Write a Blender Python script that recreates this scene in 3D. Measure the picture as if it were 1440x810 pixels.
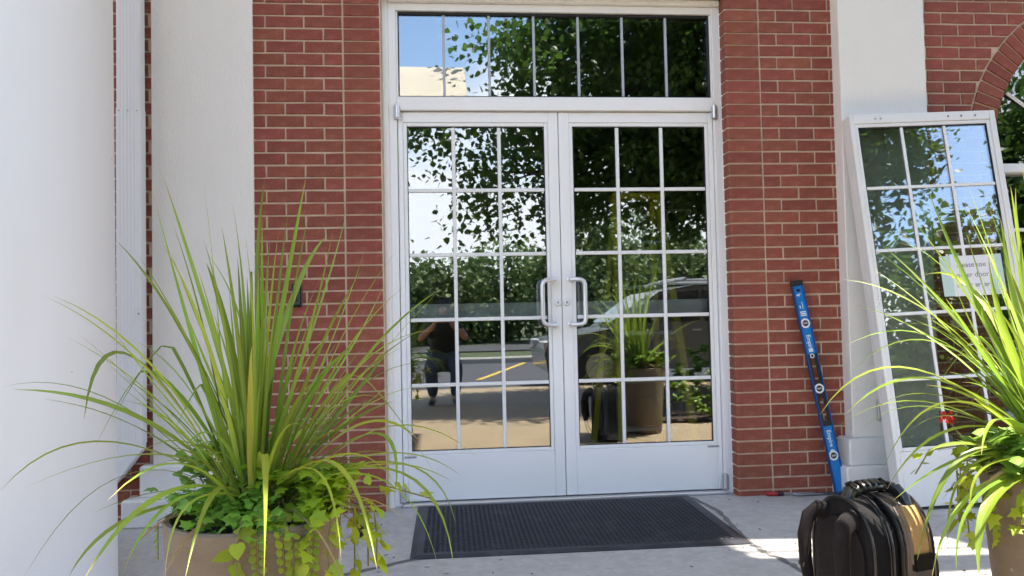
import bpy, bmesh, math, random
import numpy as np
from mathutils import Vector, Matrix

S = bpy.context.scene
for o in list(bpy.data.objects): bpy.data.objects.remove(o)
COL = S.collection
rnd = random.Random(11)
PI = math.pi

# ------------------------------------------------------------------ camera
cam_d = bpy.data.cameras.new('camera'); cam = bpy.data.objects.new('camera', cam_d); COL.objects.link(cam)
cam_d.sensor_width = 36; cam_d.lens = 1104.05 / 1440 * 36; cam_d.clip_end = 2000; cam_d.clip_start = 0.01
yaw, pitch, roll = 0.0895, 0.0351, -0.0211
fw = Vector((math.sin(yaw)*math.cos(pitch), math.cos(yaw)*math.cos(pitch), math.sin(pitch)))
rt = Vector((math.cos(yaw), -math.sin(yaw), 0)); up = rt.cross(fw)
r2 = rt*math.cos(roll) + up*math.sin(roll); u2 = up*math.cos(roll) - rt*math.sin(roll)
mw = Matrix((r2, u2, -fw)).transposed().to_4x4(); mw.translation = (-0.6669, -4.3302, 0.9985)
cam.matrix_world = mw
S.camera = cam

# ------------------------------------------------------------------ light
SUN_EL, SUN_AZ = math.radians(65), math.radians(69.1)      # azimuth from the outward wall normal (-Y) towards +X
sdir = Vector((math.cos(SUN_EL)*math.sin(SUN_AZ), -math.cos(SUN_EL)*math.cos(SUN_AZ), math.sin(SUN_EL)))
sl = bpy.data.lights.new('sun', 'SUN'); sun = bpy.data.objects.new('sun', sl); COL.objects.link(sun)
sl.energy = 4.0; sl.angle = math.radians(0.5); sl.color = (1.0, 0.91, 0.78)
sun.rotation_euler = sdir.to_track_quat('Z', 'Y').to_euler(); sun.location = (6, -6, 12)
S.view_settings.view_transform = 'Standard'; S.view_settings.look = 'None'
S.view_settings.exposure = 2.18; S.view_settings.gamma = 1
W = bpy.data.worlds.new('World'); S.world = W; W.use_nodes = True
nt = W.node_tree; nt.nodes.clear()
def nn(t, typ, **kw):
    n = t.nodes.new(typ)
    for k, v in kw.items(): setattr(n, k, v)
    return n
sky = nn(nt, 'ShaderNodeTexSky', sky_type='NISHITA', sun_disc=False)
sky.sun_elevation = SUN_EL; sky.sun_rotation = math.atan2(sdir.x, sdir.y); sky.air_density = 1.0; sky.dust_density = 0.6
bg1 = nn(nt, 'ShaderNodeBackground'); bg1.inputs[1].default_value = 0.125
bg2 = nn(nt, 'ShaderNodeBackground'); bg2.inputs[0].default_value = (0.96, 0.98, 1.02, 1); bg2.inputs[1].default_value = 0.74
tc = nn(nt, 'ShaderNodeTexCoord'); sep = nn(nt, 'ShaderNodeSeparateXYZ'); nt.links.new(tc.outputs['Generated'], sep.inputs[0])
def wm(op, a, b=None):
    n = nn(nt, 'ShaderNodeMath', operation=op)
    for i, v in enumerate((a, b)):
        if v is None: continue
        if isinstance(v, (int, float)): n.inputs[i].default_value = v
        else: nt.links.new(v, n.inputs[i])
    return n.outputs[0]
zz = wm('ADD', wm('MAXIMUM', sep.outputs[2], 0.0), 0.16)
cmb = nn(nt, 'ShaderNodeCombineXYZ')
nt.links.new(wm('DIVIDE', sep.outputs[0], zz), cmb.inputs[0]); nt.links.new(wm('DIVIDE', sep.outputs[1], zz), cmb.inputs[1])
noi = nn(nt, 'ShaderNodeTexNoise'); noi.inputs['Scale'].default_value = 0.9; noi.inputs['Detail'].default_value = 8; noi.inputs['Roughness'].default_value = 0.55
nt.links.new(cmb.outputs[0], noi.inputs['Vector'])
rmp = nn(nt, 'ShaderNodeMapRange'); rmp.inputs[1].default_value = 0.44; rmp.inputs[2].default_value = 0.60
hz = wm('MULTIPLY', wm('SUBTRACT', 0.275, sep.outputs[2]), 1.5)          # more cloud towards the horizon
nt.links.new(wm('ADD', noi.outputs['Fac'], hz), rmp.inputs[0])
mixw = nn(nt, 'ShaderNodeMixShader'); wo = nn(nt, 'ShaderNodeOutputWorld')
nt.links.new(sky.outputs[0], bg1.inputs[0]); nt.links.new(rmp.outputs[0], mixw.inputs[0])
nt.links.new(bg1.outputs[0], mixw.inputs[1]); nt.links.new(bg2.outputs[0], mixw.inputs[2]); nt.links.new(mixw.outputs[0], wo.inputs[0])
try:
    S.cycles.max_bounces = 10; S.cycles.transparent_max_bounces = 16; S.cycles.glossy_bounces = 5; S.cycles.caustics_reflective = False
    S.cycles.sample_clamp_indirect = 6
except Exception: pass

# ------------------------------------------------------------------ materials
def mat(name, col, rough=0.6, metal=0.0, var=0.0, nscale=8.0, bump=0.0, bscale=60.0, rvar=0.0, hue=0.0, trans=0.0, spec=0.5, col2=None, patch=(0.45, 0.65), stretch=None, coat=0.0, speck=None):
    m = bpy.data.materials.new(name); m.use_nodes = True; t = m.node_tree
    b = t.nodes['Principled BSDF']; out = t.nodes['Material Output']
    b.inputs['Roughness'].default_value = rough; b.inputs['Metallic'].default_value = metal
    b.inputs['Specular IOR Level'].default_value = spec
    if coat: b.inputs['Coat Weight'].default_value = coat
    tcn = nn(t, 'ShaderNodeTexCoord'); vec = tcn.outputs['Object']
    if stretch:
        mp = nn(t, 'ShaderNodeMapping'); mp.inputs['Scale'].default_value = stretch; t.links.new(vec, mp.inputs[0]); vec = mp.outputs[0]
    base = nn(t, 'ShaderNodeRGB'); base.outputs[0].default_value = (*col, 1); c = base.outputs[0]
    if col2 is not None:
        n = nn(t, 'ShaderNodeTexNoise'); n.inputs['Scale'].default_value = nscale*0.5; n.inputs['Detail'].default_value = 6; n.inputs['Roughness'].default_value = .65
        t.links.new(vec, n.inputs['Vector'])
        mr = nn(t, 'ShaderNodeMapRange'); mr.inputs[1].default_value, mr.inputs[2].default_value = patch; t.links.new(n.outputs['Fac'], mr.inputs[0])
        mx = nn(t, 'ShaderNodeMixRGB'); t.links.new(mr.outputs[0], mx.inputs[0]); t.links.new(c, mx.inputs[1]); mx.inputs[2].default_value = (*col2, 1); c = mx.outputs[0]
    if speck:      # small sparse marks: chips, paint drops, dirt
        n = nn(t, 'ShaderNodeTexNoise'); n.inputs['Scale'].default_value = speck[1]; n.inputs['Detail'].default_value = 3; t.links.new(tcn.outputs['Object'], n.inputs['Vector'])
        mr = nn(t, 'ShaderNodeMapRange'); mr.inputs[1].default_value = speck[2]; mr.inputs[2].default_value = speck[2]+.03; t.links.new(n.outputs['Fac'], mr.inputs[0])
        mx = nn(t, 'ShaderNodeMixRGB'); t.links.new(mr.outputs[0], mx.inputs[0]); t.links.new(c, mx.inputs[1]); mx.inputs[2].default_value = (*speck[0], 1); c = mx.outputs[0]
    if var or rvar or hue:
        hsv = nn(t, 'ShaderNodeHueSaturation'); t.links.new(c, hsv.inputs['Color'])
        val = None
        if var:
            n = nn(t, 'ShaderNodeTexNoise'); n.inputs['Scale'].default_value = nscale; n.inputs['Detail'].default_value = 6; n.inputs['Roughness'].default_value = .6
            t.links.new(vec, n.inputs['Vector'])
            mr = nn(t, 'ShaderNodeMapRange'); mr.inputs[1].default_value = .3; mr.inputs[2].default_value = .7
            mr.inputs[3].default_value = 1-var; mr.inputs[4].default_value = 1+var; t.links.new(n.outputs['Fac'], mr.inputs[0]); val = mr.outputs[0]
        if rvar or hue:
            oi = nn(t, 'ShaderNodeObjectInfo')
            if rvar:
                mr = nn(t, 'ShaderNodeMapRange'); mr.inputs[3].default_value = 1-rvar; mr.inputs[4].default_value = 1+rvar; t.links.new(oi.outputs['Random'], mr.inputs[0])
                if val is None: val = mr.outputs[0]
                else:
                    mm = nn(t, 'ShaderNodeMath', operation='MULTIPLY'); t.links.new(val, mm.inputs[0]); t.links.new(mr.outputs[0], mm.inputs[1]); val = mm.outputs[0]
            if hue:
                mq = nn(t, 'ShaderNodeMath', operation='MULTIPLY'); mq.inputs[1].default_value = 7.31; t.links.new(oi.outputs['Random'], mq.inputs[0])
                mf = nn(t, 'ShaderNodeMath', operation='FRACT'); t.links.new(mq.outputs[0], mf.inputs[0])
                mr = nn(t, 'ShaderNodeMapRange'); mr.inputs[3].default_value = .5-hue; mr.inputs[4].default_value = .5+hue; t.links.new(mf.outputs[0], mr.inputs[0]); t.links.new(mr.outputs[0], hsv.inputs['Hue'])
        if val is not None: t.links.new(val, hsv.inputs['Value'])
        c = hsv.outputs[0]
    t.links.new(c, b.inputs['Base Color'])
    if bump:
        n = nn(t, 'ShaderNodeTexNoise'); n.inputs['Scale'].default_value = bscale; n.inputs['Detail'].default_value = 5; t.links.new(vec, n.inputs['Vector'])
        bp = nn(t, 'ShaderNodeBump'); bp.inputs['Strength'].default_value = bump; bp.inputs['Distance'].default_value = .004
        t.links.new(n.outputs['Fac'], bp.inputs['Height']); t.links.new(bp.outputs[0], b.inputs['Normal'])
    if trans:
        tr = nn(t, 'ShaderNodeBsdfTranslucent'); t.links.new(c, tr.inputs[0])
        ms = nn(t, 'ShaderNodeMixShader'); ms.inputs[0].default_value = trans
        t.links.new(b.outputs[0], ms.inputs[1]); t.links.new(tr.outputs[0], ms.inputs[2]); t.links.new(ms.outputs[0], out.inputs[0])
    return m

def glass_mat(name, refl=0.25, tint=(.72, .76, .74), wav=0.0, wscale=3.0):
    m = bpy.data.materials.new(name); m.use_nodes = True; t = m.node_tree; t.nodes.clear()
    out = nn(t, 'ShaderNodeOutputMaterial'); tr = nn(t, 'ShaderNodeBsdfTransparent'); tr.inputs[0].default_value = (*tint, 1)
    gl = nn(t, 'ShaderNodeBsdfGlossy'); gl.inputs['Roughness'].default_value = 0.012; gl.inputs[0].default_value = (.96, .98, 1, 1)
    fr = nn(t, 'ShaderNodeLayerWeight'); fr.inputs[0].default_value = .25
    mr = nn(t, 'ShaderNodeMapRange'); mr.inputs[3].default_value = refl; mr.inputs[4].default_value = 1.0; t.links.new(fr.outputs['Fresnel'], mr.inputs[0])
    mr.inputs[1].default_value = 0.03
    ms = nn(t, 'ShaderNodeMixShader'); t.links.new(mr.outputs[0], ms.inputs[0]); t.links.new(tr.outputs[0], ms.inputs[1]); t.links.new(gl.outputs[0], ms.inputs[2]); t.links.new(ms.outputs[0], out.inputs[0])
    if wav:
        tcn = nn(t, 'ShaderNodeTexCoord'); n = nn(t, 'ShaderNodeTexNoise'); n.inputs['Scale'].default_value = wscale; n.inputs['Detail'].default_value = 1
        t.links.new(tcn.outputs['Object'], n.inputs['Vector']); bp = nn(t, 'ShaderNodeBump'); bp.inputs['Strength'].default_value = 1.0; bp.inputs['Distance'].default_value = wav
        t.links.new(n.outputs['Fac'], bp.inputs['Height']); t.links.new(bp.outputs[0], gl.inputs['Normal'])
    return m

M = dict(
    brick=mat('red_brick', (.250, .066, .041), .85, speck=((.50, .42, .36), 55, .735), var=.15, nscale=26, bump=.7, bscale=90, rvar=.13, hue=.005, col2=(.30, .105, .075), patch=(.50, .72)),
    mortar=mat('tan_mortar', (.60, .46, .335), .9, var=.14, nscale=14, bump=.7, bscale=160),
    stucco=mat('white_stucco', (.82, .79, .745), .8, speck=((.45, .42, .38), 36, .765), var=.03, nscale=2.2, bump=1.0, bscale=130, col2=(.70, .675, .635), patch=(.56, .80), stretch=(1, 1, .35)),
    stucco_old=mat('weathered_white_stucco', (.74, .73, .71), .8, var=.07, nscale=7, bump=.7, bscale=110, col2=(.56, .53, .49), patch=(.56, .76)),
    cream=mat('cream_stucco', (.72, .66, .56), .8, var=.04, nscale=3, bump=.3, bscale=90),
    column=mat('painted_column', (.83, .83, .845), .55, speck=((.35, .33, .30), 42, .765), var=.02, nscale=2.0, bump=.12, bscale=9, col2=(.745, .73, .71), patch=(.5, .78), stretch=(1, 1, .3)),
    alu=mat('white_aluminium', (.87, .87, .875), .38, speck=((.55, .53, .50), 38, .75), col2=(.82, .815, .80), patch=(.52, .78), var=.02, nscale=4, bump=.02, bscale=30),
    alu_old=mat('dusty_white_aluminium', (.78, .775, .76), .5, var=.05, nscale=5, col2=(.66, .64, .60), patch=(.60, .74)),
    casing=mat('white_casing_paint', (.82, .81, .79), .5, var=.04, nscale=4, bump=.05, bscale=60),
    spout=mat('white_downspout_paint', (.80, .80, .82), .4, var=.02, nscale=3),
    silver=mat('satin_aluminium', (.70, .70, .72), .32, metal=.75, var=.03),
    grey_metal=mat('grey_metal', (.42, .43, .45), .4, metal=.6, var=.06, nscale=20),
    steel=mat('tool_steel', (.35, .35, .36), .3, metal=.9, var=.08, nscale=30),
    muntin_dimmed=mat('dimmed_white_bar', (.42, .46, .52), .5),  # white bars, with the dimming by the glass put into their colour
    bar_grey=mat('push_bar_grey', (.78, .79, .80), .5),
    glass=glass_mat('door_glass', .20, (.82, .86, .85), wav=.0004, wscale=2.2),
    glass_top=glass_mat('transom_glass', .22, wav=.0004, wscale=2.0),
    glass_lean=glass_mat('loose_door_glass', .20, (.80, .84, .80), wav=.0018, wscale=3.5),
    gasket=mat('black_gasket', (.012, .012, .013), .6),
    dark_gap=mat('dark_gap', (.01, .01, .01), .9),
    concrete=mat('apron_concrete', (.47, .46, .445), .85, speck=((.16, .15, .14), 48, .735), var=.16, nscale=34, bump=.6, bscale=120, col2=(.36, .35, .335), patch=(.50, .72)),
    sealant=mat('grey_sealant', (.16, .155, .15), .8, var=.15, nscale=25),
    walk=mat('sun_tinted_concrete', (.33, .255, .165), .85, var=.10, nscale=1.5, bump=.3, bscale=60),  # concrete with the warm tan of sunlight put into its colour
    asphalt=mat('asphalt', (.060, .060, .066), .9, var=.2, nscale=3, bump=.5, bscale=80),
    yellow_line=mat('yellow_road_paint', (.62, .42, .05), .7, var=.15, nscale=12),
    mulch=mat('bark_mulch', (.055, .030, .018), .95, var=.5, nscale=30, bump=1, bscale=50),
    kerb=mat('kerb_concrete', (.42, .40, .36), .85, var=.1, nscale=4),
    lawn=mat('grass', (.055, .075, .025), .9, var=.35, nscale=1.4, bump=.8, bscale=40),
    rubber=mat('black_rubber', (.026, .028, .038), .5, var=.25, nscale=14, bump=.2, bscale=200, col2=(.060, .060, .066), patch=(.52, .78)),
    pot=mat('tan_resin_pot', (.175, .138, .098), .65, var=.10, nscale=9, bump=.6, bscale=70, stretch=(1, 1, 3), col2=(.125, .09, .058), patch=(.50, .72), speck=((.30, .26, .21), 30, .72)),
    soil=mat('potting_soil', (.03, .022, .016), .95, var=.3, nscale=40, bump=1, bscale=60),
    blade=mat('blade_green', (.25, .365, .035), .42, var=.16, nscale=7, rvar=.38, hue=.022, trans=.38),
    blade_dead=mat('dry_blade', (.42, .30, .14), .7, var=.2, nscale=9, rvar=.25, trans=.25),
    blade_y=mat('blade_yellow', (.40, .41, .06), .45, var=.1, nscale=7, rvar=.2, hue=.015, trans=.4),
    lime=mat('lime_leaf', (.34, .44, .025), .5, var=.12, nscale=14, rvar=.28, hue=.02, trans=.4),
    herb=mat('dark_herb_leaf', (.15, .285, .032), .5, var=.2, nscale=12, rvar=.35, hue=.02, trans=.3),
    vine=mat('vine_stem', (.17, .16, .05), .6),
    petal=mat('red_petal', (.62, .05, .03), .5, rvar=.2, trans=.3),
    tree_leaf=mat('tree_leaf', (.080, .165, .028), .45, var=.35, nscale=2.5, trans=.5),
    hedge_leaf=mat('far_leaf', (.12, .18, .05), .6, var=.4, nscale=1.1, trans=.25, rvar=.25, hue=.012),
    bark=mat('bark', (.10, .075, .052), .9, var=.3, nscale=14, bump=1, bscale=40, stretch=(1, 1, .25)),
    blue=mat('blue_anodised', (.012, .21, .62), .32, metal=.35, var=.04, nscale=8),
    blue_dark=mat('blue_edge', (.008, .09, .33), .35, metal=.35),
    black=mat('black_plastic', (.014, .014, .016), .38),
    white_ring=mat('white_plastic', (.82, .82, .82), .4),
    vial=mat('vial', (.05, .05, .06), .1),
    print_white=mat('white_print', (.75, .82, .88), .5),
    ink=mat('grey_ink', (.20, .19, .22), .7),
    ink_grey=mat('pale_ink', (.42, .42, .44), .7),
    paper=mat('white_paper', (.78, .77, .80), .75),
    tape=mat('pale_green_tape', (.52, .66, .62), .4),
    nylon=mat('black_nylon', (.008, .0075, .009), .7, spec=.2, var=.25, nscale=30, bump=.7, bscale=350),
    nylon2=mat('charcoal_strap_fabric', (.014, .0115, .013), .8, spec=.2, var=.2, nscale=30, bump=.7, bscale=300),
    leather=mat('black_vinyl', (.010, .010, .010), .25, var=.2, nscale=18, bump=.25, bscale=60, coat=.3),
    webbing=mat('grey_webbing', (.14, .14, .145), .7, bump=.5, bscale=300),
    tan=mat('tan_canvas', (.50, .30, .11), .8, var=.12, nscale=25, bump=.5, bscale=260),
    brown=mat('brown_panel', (.19, .14, .105), .6, var=.15, nscale=20, bump=.3, bscale=200),
    zip=mat('zip', (.045, .045, .047), .3, metal=.6),
    red=mat('red_handle', (.40, .02, .02), .35),
    yellow=mat('yellow_fibreglass', (.80, .66, .02), .45, var=.06, nscale=12),
    wall_in=mat('lobby_paint', (.16, .14, .12), .85, var=.05),
    floor_in=mat('lobby_carpet', (.045, .040, .038), .95, var=.2, nscale=20),
    ceil_in=mat('lobby_ceiling', (.25, .25, .24), .9),
    skin=mat('skin', (.42, .22, .14), .55, var=.05), shirt=mat('black_shirt', (.018, .017, .018), .85, var=.1), jeans=mat('blue_jeans', (.055, .075, .12), .9, var=.2, nscale=16),
    hair=mat('brown_hair', (.035, .022, .014), .6, var=.2, nscale=40), shoe=mat('dark_shoe', (.03, .03, .032), .6),
    carpaint=mat('silver_car_paint', (.22, .23, .245), .25, metal=.6, coat=.6), carglass=mat('car_glass', (.012, .014, .016), .05, spec=.8), tyre=mat('tyre', (.02, .02, .02), .85),
    lampred=mat('red_lamp', (.45, .02, .015), .2), lampwhite=mat('clear_lamp', (.7, .7, .72), .15), chip=mat('debris', (.09, .075, .05), .9),
)

def blade_detail(m, tipcol):
    # dry tip, paler foot and a light midrib, from the blade's own length/width coordinates
    t = m.node_tree; b = t.nodes['Principled BSDF']; src = b.inputs['Base Color'].links[0].from_socket
    at = nn(t, 'ShaderNodeAttribute', attribute_name='along'); ac = nn(t, 'ShaderNodeAttribute', attribute_name='across'); oi = nn(t, 'ShaderNodeObjectInfo')
    def mx(fac, a, col):
        n = nn(t, 'ShaderNodeMixRGB'); t.links.new(fac, n.inputs[0]); t.links.new(a, n.inputs[1]); n.inputs[2].default_value = (*col, 1); return n.outputs[0]
    def mr(v, a, b_, c, d):
        n = nn(t, 'ShaderNodeMapRange'); t.links.new(v, n.inputs[0])
        for i, q in enumerate((a, b_, c, d)): n.inputs[1+i].default_value = q
        return n.outputs[0]
    wv = nn(t, 'ShaderNodeMath', operation='SINE'); ml = nn(t, 'ShaderNodeMath', operation='MULTIPLY'); ml.inputs[1].default_value = 19; t.links.new(ac.outputs['Fac'], ml.inputs[0]); t.links.new(ml.outputs[0], wv.inputs[0])
    c = mx(mr(wv.outputs[0], -.2, 1, 0, .22), src, (.30, .42, .10)); c = mx(mr(ac.outputs['Fac'], .0, .16, .45, 0), c, (.40, .50, .14))
    c = mx(mr(at.outputs['Fac'], .30, 0, 0, .55), c, (.42, .47, .16)); 
    ad = nn(t, 'ShaderNodeMath', operation='MULTIPLY_ADD'); ad.inputs[1].default_value = .10; t.links.new(oi.outputs['Random'], ad.inputs[0]); t.links.new(at.outputs['Fac'], ad.inputs[2])
    c = mx(mr(ad.outputs[0], .97, 1.05, 0, .9), c, tipcol)
    for l in list(src.links):
        if l.to_node.bl_idname in ('ShaderNodeBsdfPrincipled', 'ShaderNodeBsdfTranslucent'):
            to = l.to_socket; t.links.remove(l); t.links.new(c, to)
blade_detail(M['blade'], (.46, .36, .12)); blade_detail(M['blade_y'], (.40, .27, .10))
# ------------------------------------------------------------------ helpers
def tag(o, label=None, cat=None, group=None, kind=None):
    if label: o['label'] = label
    if cat: o['category'] = cat
    if group: o['group'] = group
    if kind: o['kind'] = kind
    return o
def link(name, me, m=None, parent=None, loc=None):
    o = bpy.data.objects.new(name, me); COL.objects.link(o)
    if m is not None and me is not None and hasattr(me, 'materials') and len(me.materials) == 0: me.materials.append(m)
    if parent is not None: o.parent = parent
    if loc is not None: o.location = loc
    return o
def empty(name, loc, label, cat, rz=0, group=None):
    o = bpy.data.objects.new(name, None); COL.objects.link(o); o.location = loc; o.rotation_euler = (0, 0, rz); o.empty_display_size = .1
    return tag(o, label, cat, group)
class MB:
    def __init__(s): s.v = []; s.f = []
    def add(s, vs, fs):
        n = len(s.v); s.v += [tuple(v) for v in vs]; s.f += [tuple(i+n for i in f) for f in fs]; return s
    def box(s, x0, x1, y0, y1, z0, z1, c=0.0):
        if c <= 0:
            return s.add([(x, y, z) for x in (x0, x1) for y in (y0, y1) for z in (z0, z1)],
                         [(0,1,3,2), (4,6,7,5), (0,4,5,1), (2,3,7,6), (0,2,6,4), (1,5,7,3)])
        c = min(c, (x1-x0)*.45, (y1-y0)*.45, (z1-z0)*.45)
        vs, idx = [], {}
        for sx in (0, 1):
            for sy in (0, 1):
                for sz in (0, 1):
                    X, Y, Z = (x0, x1)[sx], (y0, y1)[sy], (z0, z1)[sz]
                    ix, iy, iz = X + (c, -c)[sx], Y + (c, -c)[sy], Z + (c, -c)[sz]
                    idx[sx, sy, sz] = (len(vs), len(vs)+1, len(vs)+2); vs += [(X, iy, iz), (ix, Y, iz), (ix, iy, Z)]
        fs = []
        for ax in range(3):
            for sd in (0, 1):
                o = [a for a in range(3) if a != ax]; q = []
                for p, r in ((0,0), (1,0), (1,1), (0,1)):
                    k = [0,0,0]; k[ax] = sd; k[o[0]] = p; k[o[1]] = r; q.append(idx[tuple(k)][ax])
                if (sd == 0) != (ax == 1): q.reverse()
                fs.append(tuple(q))
        for ax in range(3):
            o = [a for a in range(3) if a != ax]
            for p in (0, 1):
                for r in (0, 1):
                    k0 = [0,0,0]; k0[o[0]] = p; k0[o[1]] = r; k1 = list(k0); k1[ax] = 1
                    a, b = idx[tuple(k0)], idx[tuple(k1)]
                    fs.append((a[o[0]], b[o[0]], b[o[1]], a[o[1]]))
        for k in idx: fs.append(idx[k])
        return s.add(vs, fs)
    def tube(s, pts, r, n=10, caps=True, flat=1.0, ref=None):
        pts = [Vector(p) for p in pts]; rs = r if isinstance(r, (list, tuple)) else [r]*len(pts)
        vs, fs = [], []; prev = None
        for i, p in enumerate(pts):
            t = (pts[min(i+1, len(pts)-1)] - pts[max(i-1, 0)]).normalized()
            if prev is None:
                a = Vector(ref) if ref is not None else (Vector((0,0,1)) if abs(t.z) < .9 else Vector((1,0,0)))
                prev = (a - t*a.dot(t)).normalized()
            else: prev = (prev - t*prev.dot(t)).normalized()
            b = t.cross(prev)
            for k in range(n):
                an = 2*PI*k/n; vs.append(p + prev*math.cos(an)*rs[i]*flat + b*math.sin(an)*rs[i])
        for i in range(len(pts)-1):
            for k in range(n): fs.append((i*n+k, i*n+(k+1) % n, (i+1)*n+(k+1) % n, (i+1)*n+k))
        if caps: fs.append(tuple(range(n-1, -1, -1))); fs.append(tuple((len(pts)-1)*n+k for k in range(n)))
        return s.add(vs, fs)
    def lathe(s, prof, n=32, c=(0,0,0), caps=True):
        vs, fs = [], []
        for r, z in prof:
            for k in range(n): a = 2*PI*k/n; vs.append((c[0]+r*math.cos(a), c[1]+r*math.sin(a), c[2]+z))
        for i in range(len(prof)-1):
            for k in range(n): fs.append((i*n+k, i*n+(k+1) % n, (i+1)*n+(k+1) % n, (i+1)*n+k))
        if not caps: return s.add(vs, fs)
        if prof[0][0] > 1e-4: fs.append(tuple(range(n-1, -1, -1)))
        if prof[-1][0] > 1e-4: fs.append(tuple((len(prof)-1)*n+k for k in range(n)))
        return s.add(vs, fs)
    def prism(s, poly, a, b, axis='Y'):
        """polygon (u,v) extruded from a to b along axis; u,v are the other two axes in order"""
        def P(u, v, w): return {'X': (w, u, v), 'Y': (u, w, v), 'Z': (u, v, w)}[axis]
        n = len(poly); vs = [P(u, v, a) for u, v in poly] + [P(u, v, b) for u, v in poly]
        fs = [tuple(range(n)), tuple(range(2*n-1, n-1, -1))] + [(i, i+n, (i+1) % n+n, (i+1) % n) for i in range(n)]
        return s.add(vs, fs)
    def mesh(s, name, smooth=False):
        me = bpy.data.meshes.new(name); me.from_pydata(s.v, [], s.f); me.validate(); 
        bm = bmesh.new(); bm.from_mesh(me); bmesh.ops.recalc_face_normals(bm, faces=bm.faces); bm.to_mesh(me); bm.free()
        if smooth:
            me.polygons.foreach_set('use_smooth', [True]*len(me.polygons))
            if smooth != 'all':
                try: me.set_sharp_from_angle(angle=math.radians(38))
                except Exception: pass
        return me
    def obj(s, name, m, parent=None, smooth=False, loc=None): return link(name, s.mesh(name, smooth), m, parent, loc)
def raw_mesh(name, V, F, smooth=False):
    me = bpy.data.meshes.new(name); V = np.asarray(V, np.float32); F = np.asarray(F, np.int32)
    me.vertices.add(len(V)); me.vertices.foreach_set('co', V.ravel()); k = F.shape[1]
    me.loops.add(F.size); me.loops.foreach_set('vertex_index', F.ravel())
    me.polygons.add(len(F)); me.polygons.foreach_set('loop_start', np.arange(0, F.size, k, dtype=np.int32)); me.polygons.foreach_set('loop_total', np.full(len(F), k, np.int32))
    me.update(calc_edges=True)
    if smooth: me.polygons.foreach_set('use_smooth', [True]*len(F))
    return me
def text(name, body, size, m, parent, loc, rot, align='CENTER', bold=0.0, xs=1.0):
    cu = bpy.data.curves.new(name, 'FONT'); cu.body = body; cu.size = size; cu.align_x = align; cu.align_y = 'CENTER'; cu.extrude = .0003; cu.offset = bold; cu.resolution_u = 3
    t = bpy.data.objects.new('tmp', cu); COL.objects.link(t); dg = bpy.context.evaluated_depsgraph_get(); dg.update()
    me = bpy.data.meshes.new_from_object(t.evaluated_get(dg)); bpy.data.objects.remove(t)
    me.materials.clear(); me.name = name
    o = link(name, me, m, parent); o.location = loc; o.rotation_euler = rot; o.scale = (xs, 1, 1)
    return o
FZ = -0.02       # level of the paving

# ------------------------------------------------------------------ ground
def sheet(name, poly, z, m, label=None, th=0.0):
    o = MB().add([(x, y, z) for x, y in poly], [tuple(range(len(poly)))]).obj(name, m); tag(o, kind='structure'); return o
def rect(x0, x1, y0, y1): return [(x0, y0), (x1, y0), (x1, y1), (x0, y1)]
sheet('ground', rect(-400, 400, -500, 300), FZ-.16, M['lawn'])
tag(MB().box(-14, 14, -1.75, .12, FZ-.15, FZ).obj('entrance_pavement', M['concrete']), kind='structure')
tag(MB().box(-14, 14, -6.9, -1.75, FZ-.15, FZ-.004).obj('front_walk', M['walk']), kind='structure')
tag(MB().box(1.35, 9, -5.9, -2.75, FZ-.15, FZ+.02).obj('planting_bed', M['mulch']), kind='structure')
sheet('parking_lot', rect(-60, 60, -14.3, -6.9), FZ-.10, M['asphalt'])
sheet('road', rect(-200, 200, -26, -21), FZ-.12, M['asphalt'])
tag(MB().box(-60, 60, -14.55, -14.3, FZ-.15, FZ+.03, .03).obj('kerb', M['kerb']), kind='structure')
for i in range(9):
    x = -9.6 + i*2.7
    o = MB().add([(x, -14.1, FZ-.096), (x+.11, -14.1, FZ-.096), (x+.11-1.3, -9.6, FZ-.096), (x-1.3, -9.6, FZ-.096)], [(0,1,2,3)]).obj('bay_line', M['yellow_line']); tag(o, kind='structure')
# crack filled with sealant, following the old joint round the mat
def strip(name, pts, w, z, m):
    pts = [Vector((x, y, 0)) for x, y in pts]; L, Rr = [], []
    for i, p in enumerate(pts):
        t = (pts[min(i+1, len(pts)-1)] - pts[max(i-1, 0)]).normalized(); nv = Vector((-t.y, t.x, 0)); ww = w*rnd.uniform(.7, 1.25)
        L.append((p.x+nv.x*ww/2, p.y+nv.y*ww/2, z)); Rr.append((p.x-nv.x*ww/2, p.y-nv.y*ww/2, z))
    n = len(pts); return tag(MB().add(L+Rr, [(i, i+1, n+i+1, n+i) for i in range(n-1)]).obj(name, m), kind='structure')
def dense(pts, k=6, j=.006):
    out = []
    for a, b in zip(pts[:-1], pts[1:]):
        for i in range(k): t = i/k; out.append((a[0]+(b[0]-a[0])*t+rnd.uniform(-j, j), a[1]+(b[1]-a[1])*t+rnd.uniform(-j, j)))
    return out + [pts[-1]]
strip('sealant_joint', dense([(.675, -.09), (.715, -.34), (.705, -.55), (.672, -.74), (.662, -.97), (.668, -1.10), (.70, -1.18), (.71, -1.32), (.70, -1.8)]), .024, FZ+.003, M['sealant'])
strip('sealant_joint', dense([(-1.6, -1.42), (-1.03, -1.09), (-.81, -.965), (-.72, -.93)]), .026, FZ+.003, M['sealant'])
strip('sealant_joint', dense([(-2.4, -.02), (-1.5, -.085), (-1.0, -.085), (-.98, -.045)], 8), .016, FZ+.003, M['sealant'])

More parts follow.
